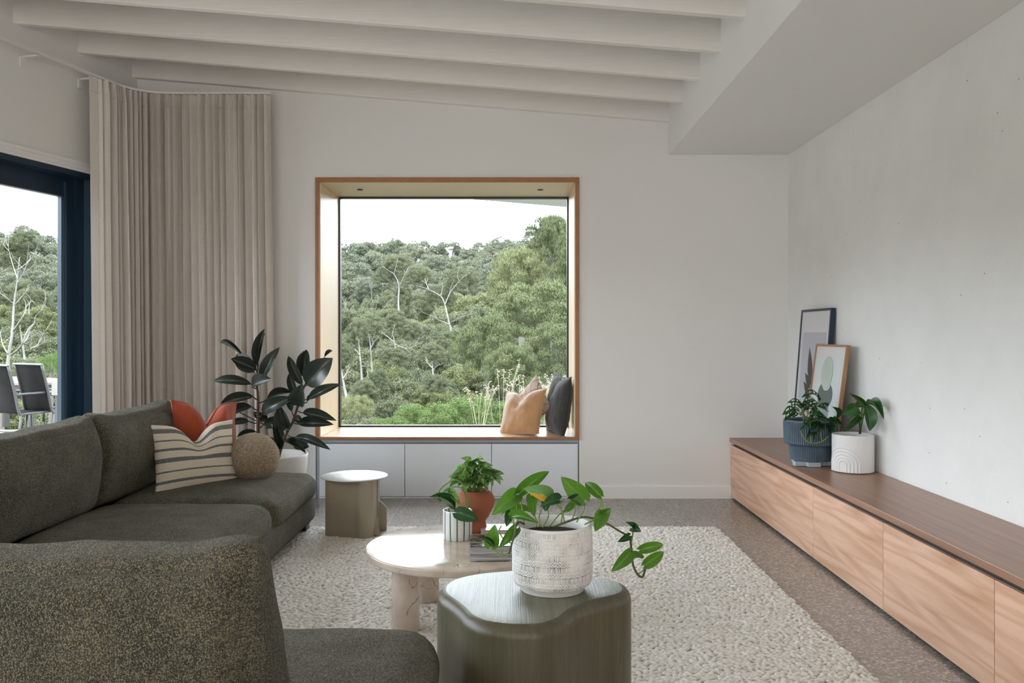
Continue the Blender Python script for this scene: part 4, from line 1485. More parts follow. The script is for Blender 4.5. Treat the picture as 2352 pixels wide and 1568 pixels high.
# ------------------------------------------------------------------ pothos in the patterned white pot on the stool
def patterned_pot_mat():
    m, nt, b = nodes('whitewashed_patterned_clay')
    b.inputs['Roughness'].default_value = 0.75
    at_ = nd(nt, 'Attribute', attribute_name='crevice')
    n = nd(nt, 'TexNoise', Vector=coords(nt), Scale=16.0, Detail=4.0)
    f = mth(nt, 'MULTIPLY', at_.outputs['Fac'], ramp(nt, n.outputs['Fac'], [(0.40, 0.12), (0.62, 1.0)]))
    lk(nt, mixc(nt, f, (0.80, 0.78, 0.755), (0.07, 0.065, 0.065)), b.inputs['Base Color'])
    return m
M['patterned_pot'] = patterned_pot_mat()
PC = Vector(((1268.5 - PX) / F * 2.64, 2.64, SZ))
pp = thing('patterned_planter', 'trailing green pothos in a whitewashed patterned pot on the sage stool', 'plant', PC)
def patterned(par):
    n, mz = 520, 150
    H0, H1 = 0.022, 0.196
    R = 0.125
    rsd = np.random.RandomState(4)
    th = np.linspace(0, 2 * PI, n, endpoint=False)
    zz = np.linspace(H0, H1, mz)
    T, Z = np.meshgrid(th, zz)
    arc = T * R
    per = (H1 - H0 - 0.006) / 5
    ph = (H1 - Z) / per
    fr_ = ph - np.floor(ph)
    row = np.floor(ph)
    jit = 0.0007 * np.sin(T * 37 + row * 2) + 0.0005 * np.sin(T * 91)
    ribs = 0.5 + 0.5 * np.cos(2 * PI * (arc + jit) / 0.0056)
    ribs = np.clip(ribs * 1.4, 0, 1)
    dia = per * 0.27
    col = (arc + jit) / dia
    dx = (col - np.floor(col) - 0.5) * dia
    d = None
    for off in (0.56, 0.83):
        dz = (fr_ - off) * per + jit
        rr_ = np.sqrt(dx ** 2 + dz ** 2)
        q = np.exp(-((rr_ - dia * 0.36) / (dia * 0.15)) ** 2)
        d = q if d is None else np.maximum(d, q)
    isrib = fr_ < 0.42
    h = np.where(isrib, ribs, d)
    h = np.where(np.abs(fr_ - 0.42) < 0.03, 0.35, h)
    prof = R * (1 - 0.02 * np.abs((Z - 0.1) / 0.09) ** 3) - np.where(Z < 0.034, (0.034 - Z) * 0.55, 0)
    rad = prof - 0.0022 * (1 - h)
    vs = np.stack([PC.x + rad * np.cos(T), PC.y + rad * np.sin(T), PC.z + Z], -1).reshape(-1, 3)
    idx = np.arange(n * mz).reshape(mz, n)
    nx_ = np.roll(idx, -1, axis=1)
    q = np.stack([idx[:-1], nx_[:-1], nx_[1:], idx[1:]], -1).reshape(-1, 4)
    me = bpy.data.meshes.new('pot')
    me.from_pydata([tuple(v) for v in (vs - np.array(PC))], [], q.tolist())
    me.polygons.foreach_set('use_smooth', [True] * len(me.polygons))
    a = me.attributes.new('crevice', 'FLOAT', 'POINT')
    wear = np.clip(rsd.rand(mz, n) * 0.3 + 0.8, 0, 1)
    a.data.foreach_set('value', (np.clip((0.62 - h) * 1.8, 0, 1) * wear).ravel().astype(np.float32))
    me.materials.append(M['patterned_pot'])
    o = link('pot', me, par)
    return o
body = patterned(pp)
pot_lathe('rim', M['ceramic'], pp, PC, [(0.1215, 0.195), (0.1225, 0.199), (0.121, 0.2035), (0.117, 0.205), (0.113, 0.2035), (0.110, 0.198), (0.109, 0.165)], 72)
pot_lathe('foot_ring', M['ceramic'], pp, PC, [(0.0, 0.0), (0.096, 0.0), (0.100, 0.003), (0.1015, 0.02), (0.117, 0.0235)], 72)
MB().lathe([(0.110, 0.168), (0.05, 0.176), (0.0, 0.178)], PC, 32).build('soil', M['soil'], pp)
def C5(x, y, Y=2.64):
    return at(1100 + x / 4.611, 1060 + y / 4.612, Y)
YL = leaf_mesh('pothosy', 'heart', 0.12, 0.2, M['yellowing'], 10, 3)
YY = 2.64
G = [  # base, tip, width, facing, mesh, base depth, tip depth
    ((432, 335), (745, 102), .36, .75, PL(.14, .2), 0, .03), ((392, 352), (133, 568), .50, .85, PL(.20, .15), 0, -.06), ((745, 372), (470, 282), .56, .75, YL, -.02, -.05),
    ((556, 362), (582, 582), .55, .95, PL(.05, .25), .0, -.03), ((852, 405), (645, 478), .50, .7, PD(.2, .2), -.02, -.06), ((712, 400), (706, 528), .78, .9, PD(.05, .2), .02, .01),
    ((1112, 400), (868, 158), .58, .95, PL(.08, .1), 0, -.02), ((1290, 365), (1125, 222), .52, .85, PL(.15, .2), .02, .06), ((1005, 430), (895, 545), .50, .9, PL(.1, .2), .05, .05),
    ((1015, 445), (930, 385), .62, .6, PD(.1, .4), .0, -.04), ((1305, 545), (1228, 738), .72, .9, PL(.05, .3), -.02, -.05), ((1270, 610), (1400, 490), .72, .85, PL(.08, .25), -.01, -.03),
    ((345, 590), (628, 652), .34, .65, PL(.24, .2), -.06, -.10), ((335, 530), (290, 692), .62, .9, PD(.1, .3), -.03, -.05), ((520, 520), (232, 565), .28, .6, PL(.2, .2), .06, .08),
    ((392, 712), (208, 918), .42, .85, PL(.22, .2), -.08, -.12), ((128, 892), (172, 662), .66, .95, PL(.08, .2), -.09, -.10), ((128, 892), (-22, 795), .18, .5, PD(.1, .5), -.1, -.1),
    ((1625, 700), (1718, 742), .95, .8, PD(.25, .3), .0, -.02), ((1620, 705), (1552, 640), .55, .6, PD(.2, .3), .0, -.02), ((1592, 785), (1468, 850), .50, .85, PD(.1, .2), .02, .0),
    ((1705, 935), (1952, 875), .42, .8, PL(.22, .15), .0, .02), ((1608, 962), (1400, 1165), .46, .85, PL(.12, .15), .0, -.03), ((1752, 1095), (1957, 952), .48, .85, PL(.06, .2), -.02, .01),
    ((1730, 1025), (1550, 1018), .34, .5, PL(.15, .3), .03, .06),
]
for b_, t_, w_, fc, me, d0, d1 in G:
    leaf_px(pp, C5, b_, t_, w_, fc, me, YY + d0, YY + d1, 'leaf turning yellow' if me is YL else None)
ST = [  # petioles from the soil to each leaf
    [(478, 665, -.06), (462, 520, -.02), (430, 335)], [(415, 665, -.07), (400, 480, -.03), (390, 352)], [(645, 690, -.03), (642, 560, -.02), (700, 430, -.02), (745, 372, -.02)],
    [(608, 690, -.05), (590, 560, -.02), (556, 362)], [(870, 660, -.02), (880, 540, -.02), (852, 405, -.02)], [(675, 695, -.04), (735, 580, 0), (728, 500, .02), (712, 402, .02)],
    [(1035, 640, -.01), (1110, 510, 0), (1112, 400)], [(1120, 665, -.05), (1230, 600, 0), (1285, 450, .01), (1290, 365, .02)], [(740, 690, -.03), (850, 560, .03), (1000, 430, .05)],
    [(980, 630, 0), (1020, 520, 0), (1018, 445)], [(1315, 545, -.02), (1312, 470, 0), (1295, 380, .02)], [(380, 690, -.09), (365, 620, -.08), (345, 590, -.06)],
    [(372, 690, -.09), (345, 560, -.05), (335, 530, -.03)], [(625, 640, -.0), (560, 540, .04), (520, 520, .06)],
    [(395, 650, -.10), (385, 760, -.125), (345, 870, -.125), (315, 960, -.12), (250, 985, -.11), (232, 920, -.11)],
    [(330, 975, -.12), (262, 1015, -.11), (200, 965, -.1), (128, 892, -.09)], [(390, 715, -.09), (385, 740, -.12), (392, 712, -.08)],
    [(340, 860, -.125), (270, 830, -.12), (215, 740, -.11), (236, 680, -.11)],
    [(910, 660, -.02), (880, 520, .0), (820, 440, 0)],
    [(1125, 660, -.05), (1265, 590, -.04), (1270, 610, -.01)],
    [(1618, 840, .02), (1630, 760, .0), (1622, 700, .0)], [(1705, 1010, .02), (1708, 960, 0), (1705, 935, 0)], [(1690, 1185, .0), (1740, 1150, -.01), (1765, 1110, -.02), (1752, 1095, -.02)],
    [(1610, 962, .01), (1622, 962, .02)], [(1625, 1020, .02), (1700, 1010, .03), (1730, 1025, .03)],
]
for s in ST:
    stem_px(pp, C5, s, YY, 0.0021, M['petiole'], 14, 'petiole')
stem_px(pp, C5, [(780, 695, -.03), (920, 640, -.04), (1080, 590, .02), (1190, 595, .03), (1345, 650, .03), (1480, 730, .03), (1590, 800, .02), (1612, 900, .02), (1630, 1080, .02), (1680, 1190, .0), (1735, 1215, -.01), (1765, 1110, -.02)], YY, 0.0036, M['vine'], 60, 'vine')
stem_px(pp, C5, [(480, 660, -.06), (430, 640, -.085), (392, 670, -.115), (380, 760, -.13), (350, 860, -.13), (320, 970, -.125)], YY, 0.0034, M['vine'], 30, 'vine')

# ------------------------------------------------------------------ things on the oak benchtop
def frame_thing(name, label, yf, yn, xb_, xt, zt_, dep, wdt, fmat, art):
    """A picture leaning on the right wall: far and near edges in y, bottom and top of its face in x."""
    zb_ = 0.4605
    t = thing(name, label, 'picture', ((xb_), (yf + yn) / 2, zb_))
    H = math.hypot(xt - xb_, zt_ - zb_)
    up = Vector((xt - xb_, 0, zt_ - zb_)) / H
    right = Vector((0, -1, 0))                       # seen from the room
    out = right.cross(up) * -1                       # away from the wall
    if out.x > 0:
        out = -out
    o = Vector((xb_, yf, zb_))
    Wd = yf - yn
    def P(u, v, d):
        return o + right * u + up * v + out * d
    def slab(mb, u0, u1, v0, v1, d0, d1):
        vs = [P(u, v, d) for d in (d0, d1) for u, v in ((u0, v0), (u1, v0), (u1, v1), (u0, v1))]
        mb.add(vs, [(0, 1, 2, 3), (7, 6, 5, 4), (0, 4, 5, 1), (1, 5, 6, 2), (2, 6, 7, 3), (3, 7, 4, 0)], False)
        return mb
    mb = MB()
    slab(mb, 0, Wd, 0, wdt, -dep, 0)
    slab(mb, 0, Wd, H - wdt, H, -dep, 0)
    slab(mb, 0, wdt, wdt, H - wdt, -dep, 0)
    slab(mb, Wd - wdt, Wd, wdt, H - wdt, -dep, 0)
    mb.build('moulding', fmat, t)
    slab(MB(), wdt, Wd - wdt, wdt, H - wdt, -dep + 0.004, -0.006).build('mount_board', M['mount'], t)
    art(t, P, slab, Wd, H, wdt)
    return t
M['mount'] = plain('off_white_mount_board', (0.70, 0.685, 0.70), 0.35)
M['print_grey'] = plain('pale_lilac_print_paper', (0.50, 0.50, 0.57), 0.3)
M['ink'] = plain('grey_black_ink', (0.045, 0.045, 0.04), 0.4, var=0.7, vscale=30)
M['print_pale'] = plain('pale_green_white_print_paper', (0.66, 0.70, 0.71), 0.3)
M['ink_pale'] = plain('pale_sage_ink', (0.50, 0.57, 0.50), 0.35, var=0.08, vscale=8)
M['ink_slate'] = plain('slate_ink', (0.095, 0.12, 0.125), 0.35)
M['ink_mid'] = plain('grey_sage_ink', (0.24, 0.31, 0.30), 0.35)
def poly_on(P, mat, t, pts, d, name):
    mb = MB()
    n = len(pts)
    vs = [P(u, v, d) for u, v in pts] + [P(u, v, d + 0.0006) for u, v in pts]
    mb.add(vs, [list(range(n))[::-1], [n + i for i in range(n)]] + [(i, (i + 1) % n, n + (i + 1) % n, n + i) for i in range(n)], False)
    return mb.build(name, mat, t)
def leafpoly(b, tp_, w, n=10):
    b, tp_ = Vector(b), Vector(tp_)
    y = tp_ - b
    x = Vector((y.y, -y.x)).normalized() * w
    return [tuple(b + y * (i / n) + x * math.sin(PI * (i / n) ** 0.8)) for i in range(n + 1)] + [tuple(b + y * (i / n) - x * math.sin(PI * (i / n) ** 0.8)) for i in range(n - 1, 0, -1)]
def art_leaf(t, P, slab, W, H, w):
    slab(MB(), 0.065, W - 0.065, 0.15, H - 0.16, -0.006, -0.0045).build('print', M['print_grey'], t)
    mb = MB()
    cx = W * 0.50
    for b, tp_, ww in (((cx, .44), (cx - .07, .70), .045), ((cx + .02, .40), (cx + .10, .66), .045), ((cx, .36), (cx - .14, .46), .03), ((cx, .33), (cx - .16, .22), .022), ((cx + .01, .36), (cx + .10, .22), .03),
                       ((cx, .42), (cx - .12, .52), .03), ((cx + .03, .42), (cx + .13, .56), .03), ((cx, .30), (cx + .06, .12), .02)):
        pts = leafpoly(b, tp_, ww)
        n = len(pts)
        mb.add([P(u, v, -0.0044) for u, v in pts] + [P(u, v, -0.0038) for u, v in pts], [list(range(n))[::-1], [n + i for i in range(n)]], False)
    pts = [(cx - .003, .05), (cx + .003, .05), (cx + .012, .45), (cx + .006, .45)]
    mb.add([P(u, v, -0.0044) for u, v in pts] + [P(u, v, -0.0038) for u, v in pts], [(3, 2, 1, 0), (4, 5, 6, 7)], False)
    mb.build('botanical_print', M['ink'], t)
def art_abstract(t, P, slab, W, H, w):
    slab(MB(), 0.06, W - 0.06, 0.05, H - 0.085, -0.006, -0.0045).build('print', M['print_pale'], t)
    def ell(cx, cy, a, b, n=28, sq=1.0):
        return [(cx + a * math.cos(2 * PI * i / n), cy + b * math.sin(2 * PI * i / n)) for i in range(n)]
    poly_on(P, M['ink_mid'], t, ell(W * .46, .285, .115, .125), -0.0044, 'printed_shape')
    lune = [(W * .50 + .125 * math.cos(a), .405 + .085 * math.sin(a)) for a in [PI * 0.70 + i * (PI * 1.6) / 24 for i in range(25)]]
    lune += [(W * .50 + .072 * math.cos(a), .478 + .045 * math.sin(a)) for a in [-0.05 - i * (PI - 0.1) / 12 for i in range(13)]]
    poly_on(P, M['ink_slate'], t, lune, -0.0038, 'printed_shape')
    poly_on(P, M['ink_pale'], t, ell(W * .48, .545, .095, .105), -0.0030, 'printed_shape')
frame_thing('framed_print', 'tall black-framed leaf print leaning against the white wall', 6.05, 5.48, 1.975, 2.05, 1.418, 0.030, 0.016, M['navy'], art_leaf)
frame_thing('framed_print', 'smaller oak-framed abstract print of an oval and crescent, leaning in front of the black frame', 5.64, 5.115, 1.914, 2.008, 1.182, 0.022, 0.014, M['oak_frame'], art_abstract)

# slate blue fluted pot on its little trivet
BC = Vector(((1861 - PX) / F * 5.13, 5.13, 0.4605))
bp = thing('blue_planter', 'holed-leaf monstera in a fluted slate blue two-tier pot on the oak benchtop', 'plant', BC)
for yaw, w_ in ((0, 0), (65, 0), (-60, 0)):
    pass
for dx, dy, sx, sy in ((-0.075, -0.055, 0.085, 0.05), (-0.015, -0.095, 0.075, 0.05), (0.07, -0.045, 0.09, 0.05), (0.0, 0.08, 0.16, 0.05)):
    MB().box((BC.x + dx, BC.y + dy, 0.4605 + 0.0145), (sx, sy, 0.027), 0.003).build('trivet_block', M['blue_grey'], bp)
def flute(r, z, a, j):
    if 0.034 < z < 0.262 and r > 0.1:
        return r * (1 + 0.030 * abs(math.cos(a * 38)) ** 0.8 - 0.015)
    return r
pr = [(0.0, 0.029), (0.108, 0.029), (0.114, 0.032)] + [(0.115 + 0.010 * i / 6, 0.036 + 0.085 * i / 6) for i in range(7)] + [(0.126, 0.124), (0.145, 0.128), (0.150, 0.134)] + \
     [(0.152 + 0.003 * i / 6, 0.137 + 0.115 * i / 6) for i in range(7)] + [(0.156, 0.262), (0.157, 0.268), (0.153, 0.272), (0.143, 0.272), (0.140, 0.262), (0.138, 0.22)]
mb = MB()
mb.lathe(pr, BC, 76 * 6, rfun=flute)
mb.build('pot', M['blue_pot'], bp)
MB().lathe([(0.140, 0.24), (0.07, 0.25), (0.0, 0.252)], BC, 32).build('soil', M['soil'], bp)
def C7(x, y, Y=5.13):
    return at(1790 + x / 6.535, 860 + y / 6.533, Y)
HL = [leaf_mesh('hole%d' % i, 'ovate', a, f, M['adansonii'], 10, 3, holes=True, wave=w_) for i, (a, f, w_) in enumerate(((.16, .2, .03), (.10, .3, .05), (.22, .15, .04)))]
SL_ = leaf_mesh('solid_holey', 'lance', .16, .3, M['adansonii'], 8, 2, wave=.05)
HLV = [((250, 570), (45, 600), .42, .5), ((255, 560), (75, 690), .46, .7), ((330, 480), (120, 418), .36, .5), ((330, 520), (185, 470), .50, .5), ((350, 500), (560, 400), .44, .55), ((600, 395), (338, 335), .30, .4),
       ((370, 540), (600, 440), .42, .5), ((560, 480), (708, 548), .44, .7), ((420, 540), (560, 620), .42, .6), ((300, 560), (180, 520), .42, .6), ((450, 590), (620, 560), .4, .5),
       ((470, 640), (720, 660), .30, .6), ((500, 640), (400, 760), .34, .7), ((560, 650), (760, 740), .36, .7), ((420, 700), (310, 840), .34, .7), ((600, 700), (470, 860), .34, .7),
       ((700, 680), (880, 800), .36, .7), ((760, 700), (970, 800), .30, .6), ((640, 720), (560, 900), .30, .8), ((470, 860), (410, 960), .40, .8), ((480, 870), (540, 980), .40, .8),
       ((690, 760), (740, 930), .30, .8), ((560, 760), (660, 840), .40, .7), ((840, 660), (790, 480), .10, .5), ((720, 720), (840, 860), .34, .7), ((520, 690), (470, 820), .36, .8), ((650, 640), (520, 700), .4, .6), ((760, 690), (860, 700), .4, .6)]
for i, (b_, t_, w_, fc) in enumerate(HLV):
    hang = b_[1] > 630
    d0, d1 = (-0.13, -0.19) if hang else (-0.04 + 0.03 * (i % 3), -0.10 + 0.05 * (i % 4))
    leaf_px(bp, C7, b_, t_, w_ * 1.15, fc, SL_ if hang and i % 2 else HL[i % 3], 5.13 + d0, 5.13 + d1, side=rnd.uniform(-.3, .3))
    if not hang:
        root = BC + Vector((rnd.uniform(-.05, .05), rnd.uniform(-.05, .03), 0.245))
        q = C7(b_[0], b_[1], 5.13 + d0)
        MB().tube(curve_pts([root, (root + q) / 2 + Vector((0, 0, 0.012)), q], 6), 0.0026, 6).build('petiole', M['petiole'], bp)
stem_px(bp, C7, [(470, 640, -.12), (400, 700, -.17), (325, 830, -.185), (375, 960, -.185), (485, 1032, -.185), (640, 1000, -.185), (735, 925, -.18)], 5.13, 0.0034, M['petiole'], 36, 'vine')
stem_px(bp, C7, [(620, 830, -.18), (625, 920, -.185), (640, 1000, -.185)], 5.13, 0.003, M['petiole'], 8, 'petiole')
stem_px(bp, C7, [(470, 900, -.185), (475, 980, -.185), (485, 1032, -.185)], 5.13, 0.003, M['petiole'], 8, 'petiole')

# white pot with a raised rainbow
WC = Vector(((1959 - PX) / F * 4.88, 4.88, 0.4605))
wp = thing('rainbow_planter', 'small philodendron in a white pot with raised rainbow arches on the oak benchtop', 'plant', WC)
def rainbow(par):
    n, mz = 420, 110
    R, H = 0.1145, 0.212
    a0 = math.atan2(-WC.y, -WC.x) - 0.50
    vs, fs = [], []
    for j in range(mz):
        z = 0.003 + (H - 0.003) * j / (mz - 1)
        for i in range(n):
            a = 2 * PI * i / n
            da = (a - a0 + PI) % (2 * PI) - PI
            s = da * R
            zc = 0.028 + 0.02
            d = math.hypot(s, z - zc) if z > zc else abs(s)
            h = 0
            if abs(da) < 1.5:
                for k in range(5):
                    h = max(h, math.exp(-((d - (0.022 + 0.0185 * k)) / 0.0034) ** 2))
            r = R + 0.0042 * h
            if j == 0:
                r -= 0.003
            vs.append((WC.x + r * math.cos(a), WC.y + r * math.sin(a), WC.z + z))
    for j in range(mz - 1):
        for i in range(n):
            k = (i + 1) % n
            fs.append((j * n + i, j * n + k, (j + 1) * n + k, (j + 1) * n + i))
    fs.append(list(range(n))[::-1])
    mb = MB()
    mb.add(vs, fs)
    mb.lathe([(R, H), (R - 0.002, H + 0.002), (R - 0.007, H + 0.001), (R - 0.009, H - 0.004), (R - 0.010, H - 0.04)], WC, 84)
    return mb.build('pot', M['ceramic'], par)
rainbow(wp)
MB().lathe([(0.106, 0.19), (0.0, 0.197)], WC, 32).build('soil', M['soil'], wp)
PH = [leaf_mesh('phil%d' % i, 'ovate', a, f, M['philodendron'], 12, 3) for i, (a, f) in enumerate(((.15, .2), (.22, .3), (.08, .4)))]
W5 = 4.88
for i, (b_, t_, w_, fc, d0, d1) in enumerate([
        ((1290, 440), (1355, 850), .47, .9, -.02, -.06), ((1300, 460), (1570, 680), .26, .7, -.05, -.20), ((1235, 490), (1040, 280), .16, .8, .0, -.04), ((1170, 480), (955, 600), .62, .8, .03, .0),
        ((1230, 610), (1005, 660), .50, .55, -.04, -.08), ((1215, 630), (978, 860), .27, .7, -.05, -.09), ((1265, 450), (1110, 500), .62, .6, .04, .02), ((1255, 440), (1190, 400), .6, .5, .05, .05)]):
    leaf_px(wp, C7, b_, t_, w_, fc, PH[i % 3], W5 + d0, W5 + d1)
    stem_px(wp, C7, [(1195 + 8 * (i % 4), 890, 0), ((1200 + b_[0]) / 2 + 5, (880 + b_[1]) / 2, d0 / 2), (b_[0], b_[1], d0)], W5, 0.0032, M['petiole_dark'] if i % 2 else M['petiole'], 10, 'petiole')

# ------------------------------------------------------------------ outdoors: ground, deck, forest
def ground_z(x, y):
    d = math.hypot(x, y)
    def sm(a, b, t):
        t = min(1, max(0, (t - a) / (b - a)))
        return t * t * (3 - 2 * t)
    z = -0.5 - 13.5 * sm(11, 44, d)
    z += 31.0 * sm(48, 215, d)
    return z + 0.5 * noise.noise(Vector((x * 0.05, y * 0.05, 0)))

def terrain():
    rs_ = [1.0, 4.0, 6.9, 8, 9.5, 11, 13, 16, 20, 25, 31, 38, 46, 56, 68, 82, 98, 118, 140, 170, 205, 250, 300]
    vs, fs = [], []
    na = 72
    for r_ in rs_:
        for i in range(na + 1):
            a = math.radians(-130 + 210 * i / na)
            x, y = r_ * math.sin(a), r_ * math.cos(a)
            vs.append((x, y, ground_z(x, y)))
    for j in range(len(rs_) - 1):
        for i in range(na):
            k = j * (na + 1) + i
            fs.append((k, k + 1, k + na + 2, k + na + 1))
    mb = MB()
    mb.add(vs, fs)
    return mb.build('hillside_ground', M['ground'])
M['ground'] = plain('leaf_litter_ground', (0.022, 0.027, 0.013), 1.0, var=0.4, vscale=0.6)
tag(terrain(), kind='structure')

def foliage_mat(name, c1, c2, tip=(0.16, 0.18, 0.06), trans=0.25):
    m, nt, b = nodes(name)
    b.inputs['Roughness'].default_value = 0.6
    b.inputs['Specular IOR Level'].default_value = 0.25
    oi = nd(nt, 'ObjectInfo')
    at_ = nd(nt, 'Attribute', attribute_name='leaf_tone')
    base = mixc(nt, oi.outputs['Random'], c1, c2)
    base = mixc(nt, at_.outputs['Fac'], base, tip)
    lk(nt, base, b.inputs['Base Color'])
    tr = nd(nt, 'BsdfTranslucent')
    lk(nt, base, tr.inputs['Color'])
    mx = nd(nt, 'MixShader', Fac=trans)
    lk(nt, b.outputs[0], mx.inputs[1])
    lk(nt, tr.outputs[0], mx.inputs[2])
    lk(nt, mx.outputs[0], nt.nodes['Material Output'].inputs['Surface'])
    return m
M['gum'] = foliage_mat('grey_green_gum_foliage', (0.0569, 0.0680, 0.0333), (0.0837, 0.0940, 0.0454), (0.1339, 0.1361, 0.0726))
M['gum_far'] = foliage_mat('hazy_gum_foliage', (0.0804, 0.0940, 0.0605), (0.1038, 0.1134, 0.0696), (0.1473, 0.1523, 0.0968))  # leaf colours paled to stand in for distance haze
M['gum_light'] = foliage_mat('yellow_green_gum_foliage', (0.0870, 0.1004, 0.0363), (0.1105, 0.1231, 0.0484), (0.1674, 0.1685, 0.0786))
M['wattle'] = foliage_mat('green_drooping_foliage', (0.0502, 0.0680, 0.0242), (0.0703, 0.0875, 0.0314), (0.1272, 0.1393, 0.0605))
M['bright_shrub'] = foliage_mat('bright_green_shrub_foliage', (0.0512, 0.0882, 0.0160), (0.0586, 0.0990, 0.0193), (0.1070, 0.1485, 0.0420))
M['gum_bark'] = plain('pale_gum_bark', (0.15, 0.139, 0.124), 0.8, var=0.35, vscale=1.2)
M['dark_bark'] = plain('grey_brown_bark', (0.10, 0.085, 0.07), 0.9, var=0.3, vscale=2)
M['straw'] = plain('dry_straw_grass', (0.24, 0.21, 0.135), 0.9, var=0.2, vscale=20)

def cards(seed, blobs, per, ln, wd, droop, tone_hi=0.5):
    """Leaf clumps on the shells of a set of blobs: returns a mesh whose normals follow the blobs."""
    r = np.random.RandomState(seed)
    V, N, T = [], [], []
    for (c, rad) in blobs:
        c, rad = np.array(c), np.array(rad)
        u = r.normal(size=(per, 3))
        u /= np.linalg.norm(u, axis=1)[:, None]
        u[:, 2] = np.where(u[:, 2] < -0.35, -u[:, 2] * 0.6, u[:, 2])
        rr_ = 0.62 + 0.42 * r.rand(per) ** 0.6
        p = c + u * rad * rr_[:, None]
        nrm = u / rad
        nrm /= np.linalg.norm(nrm, axis=1)[:, None]
        nrm = nrm + r.normal(size=(per, 3)) * 0.42
        nrm /= np.linalg.norm(nrm, axis=1)[:, None]
        rn = r.normal(size=(per, 3))
        ax = np.cross(rn, nrm)
        ax /= np.linalg.norm(ax, axis=1)[:, None] + 1e-9
        down = np.array([0, 0, -1.0])
        ax = ax * (1 - droop) + down * droop + r.normal(size=(per, 3)) * 0.12
        ax /= np.linalg.norm(ax, axis=1)[:, None] + 1e-9
        sd = np.cross(ax, nrm + r.normal(size=(per, 3)) * 0.5)
        sd /= np.linalg.norm(sd, axis=1)[:, None] + 1e-9
        s = (0.6 + 0.8 * r.rand(per))[:, None]
        a, b = ax * ln * s * 0.5, sd * wd * s * 0.5
        q = np.stack([p - a, p + b, p + a, p - b], 1)
        V.append(q.reshape(-1, 3))
        N.append(np.repeat(nrm, 4, axis=0))
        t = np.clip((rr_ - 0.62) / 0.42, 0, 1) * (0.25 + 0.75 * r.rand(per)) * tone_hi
        T.append(np.repeat(t, 4))
    V, N, T = np.concatenate(V), np.concatenate(N), np.concatenate(T)
    k = len(V) // 4
    me = bpy.data.meshes.new('crown')
    me.vertices.add(len(V))
    me.vertices.foreach_set('co', V.astype(np.float32).ravel())
    me.loops.add(len(V))
    me.loops.foreach_set('vertex_index', np.arange(len(V), dtype=np.int32))
    me.polygons.add(k)
    me.polygons.foreach_set('loop_start', np.arange(0, len(V), 4, dtype=np.int32))
    me.polygons.foreach_set('use_smooth', np.ones(k, dtype=bool))
    me.update(calc_edges=True)
    a = me.attributes.new('leaf_tone', 'FLOAT', 'POINT')
    a.data.foreach_set('value', T.astype(np.float32))
    me.normals_split_custom_set_from_vertices(N.astype(np.float32).tolist())
    return me

def dome_blobs(seed, n, rmin, rmax, flat=0.75, spread=0.72, tall=1.0):
    r = random.Random(seed)
    out = [((0, 0, 0.0), (0.50, 0.50, 0.42 * tall))]
    for i in range(n):
        a = i * 2.399 + r.uniform(-.4, .4)
        e = (i + 0.5) / n
        el = math.asin(min(1, 1.35 * e - 0.42)) if e < 1 else 0
        k = spread * r.uniform(0.8, 1.1)
        c = (math.cos(a) * math.cos(el) * k, math.sin(a) * math.cos(el) * k, math.sin(el) * k * tall)
        s = r.uniform(rmin, rmax)
        out.append((c, (s * 1.15, s * 1.15, s * flat)))
    return out

CROWN = {}
def crown(key):
    if key in CROWN:
        return CROWN[key]
    kind, i = key
    if kind == 'gum':
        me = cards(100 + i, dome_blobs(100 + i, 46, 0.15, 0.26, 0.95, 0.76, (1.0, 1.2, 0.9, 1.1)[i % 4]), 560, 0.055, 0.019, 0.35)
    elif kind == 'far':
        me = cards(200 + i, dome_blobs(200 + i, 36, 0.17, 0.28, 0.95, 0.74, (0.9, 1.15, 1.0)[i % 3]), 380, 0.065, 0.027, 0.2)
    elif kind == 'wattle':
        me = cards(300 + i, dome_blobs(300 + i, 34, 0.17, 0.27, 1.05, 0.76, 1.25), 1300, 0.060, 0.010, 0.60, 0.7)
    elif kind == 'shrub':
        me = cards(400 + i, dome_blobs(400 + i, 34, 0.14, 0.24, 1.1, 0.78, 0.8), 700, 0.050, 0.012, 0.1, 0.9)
    CROWN[key] = me
    return me

def limb_mesh(seed, levels=3, crook=0.5):
    """Bare pale limbs rising from the origin, about one unit tall."""
    r = random.Random(seed)
    mb = MB()
    def grow(p, d, L, rad, lev):
        pts = [p]
        for i in range(4):
            d = (d + Vector((r.uniform(-1, 1), r.uniform(-1, 1), r.uniform(-.3, .7))) * 0.22 * crook).normalized()
            pts.append(pts[-1] + d * L / 4)
        mb.tube(pts, [rad * (1 - 0.45 * i / 4) for i in range(5)], 5, False)
        if lev > 0:
            for k in range(2 if lev < levels else 3):
                q = pts[r.choice((2, 3, 4))]
                nd_ = (d + Vector((r.uniform(-1, 1), r.uniform(-1, 1), r.uniform(-.2, .8))) * 0.9).normalized()
                grow(q, nd_, L * r.uniform(0.5, 0.75), rad * 0.5, lev - 1)
    grow(Vector((0, 0, 0)), Vector((r.uniform(-.15, .15), r.uniform(-.15, .15), 1)).normalized(), 0.46, 0.019, levels)
    me = bpy.data.meshes.new('limb')
    me.from_pydata([tuple(v) for v in mb.v], [], mb.f)
    me.polygons.foreach_set('use_smooth', [True] * len(me.polygons))
    return me
LIMB = [limb_mesh(50 + i, 3, 1.0) for i in range(6)]
for me in LIMB:
    me.materials.append(M['gum_bark'])
trunk_mb = MB()
trunk_mb.tube([(0, 0, 0), (0.01, 0.0, 0.35), (-0.01, 0.01, 0.7), (0, 0, 1.0)], [0.026, 0.021, 0.017, 0.012], 6, False)
trunk_me = bpy.data.meshes.new('trunk')
trunk_me.from_pydata([tuple(v) for v in trunk_mb.v], [], trunk_mb.f)
trunk_me.polygons.foreach_set('use_smooth', [True] * len(trunk_me.polygons))
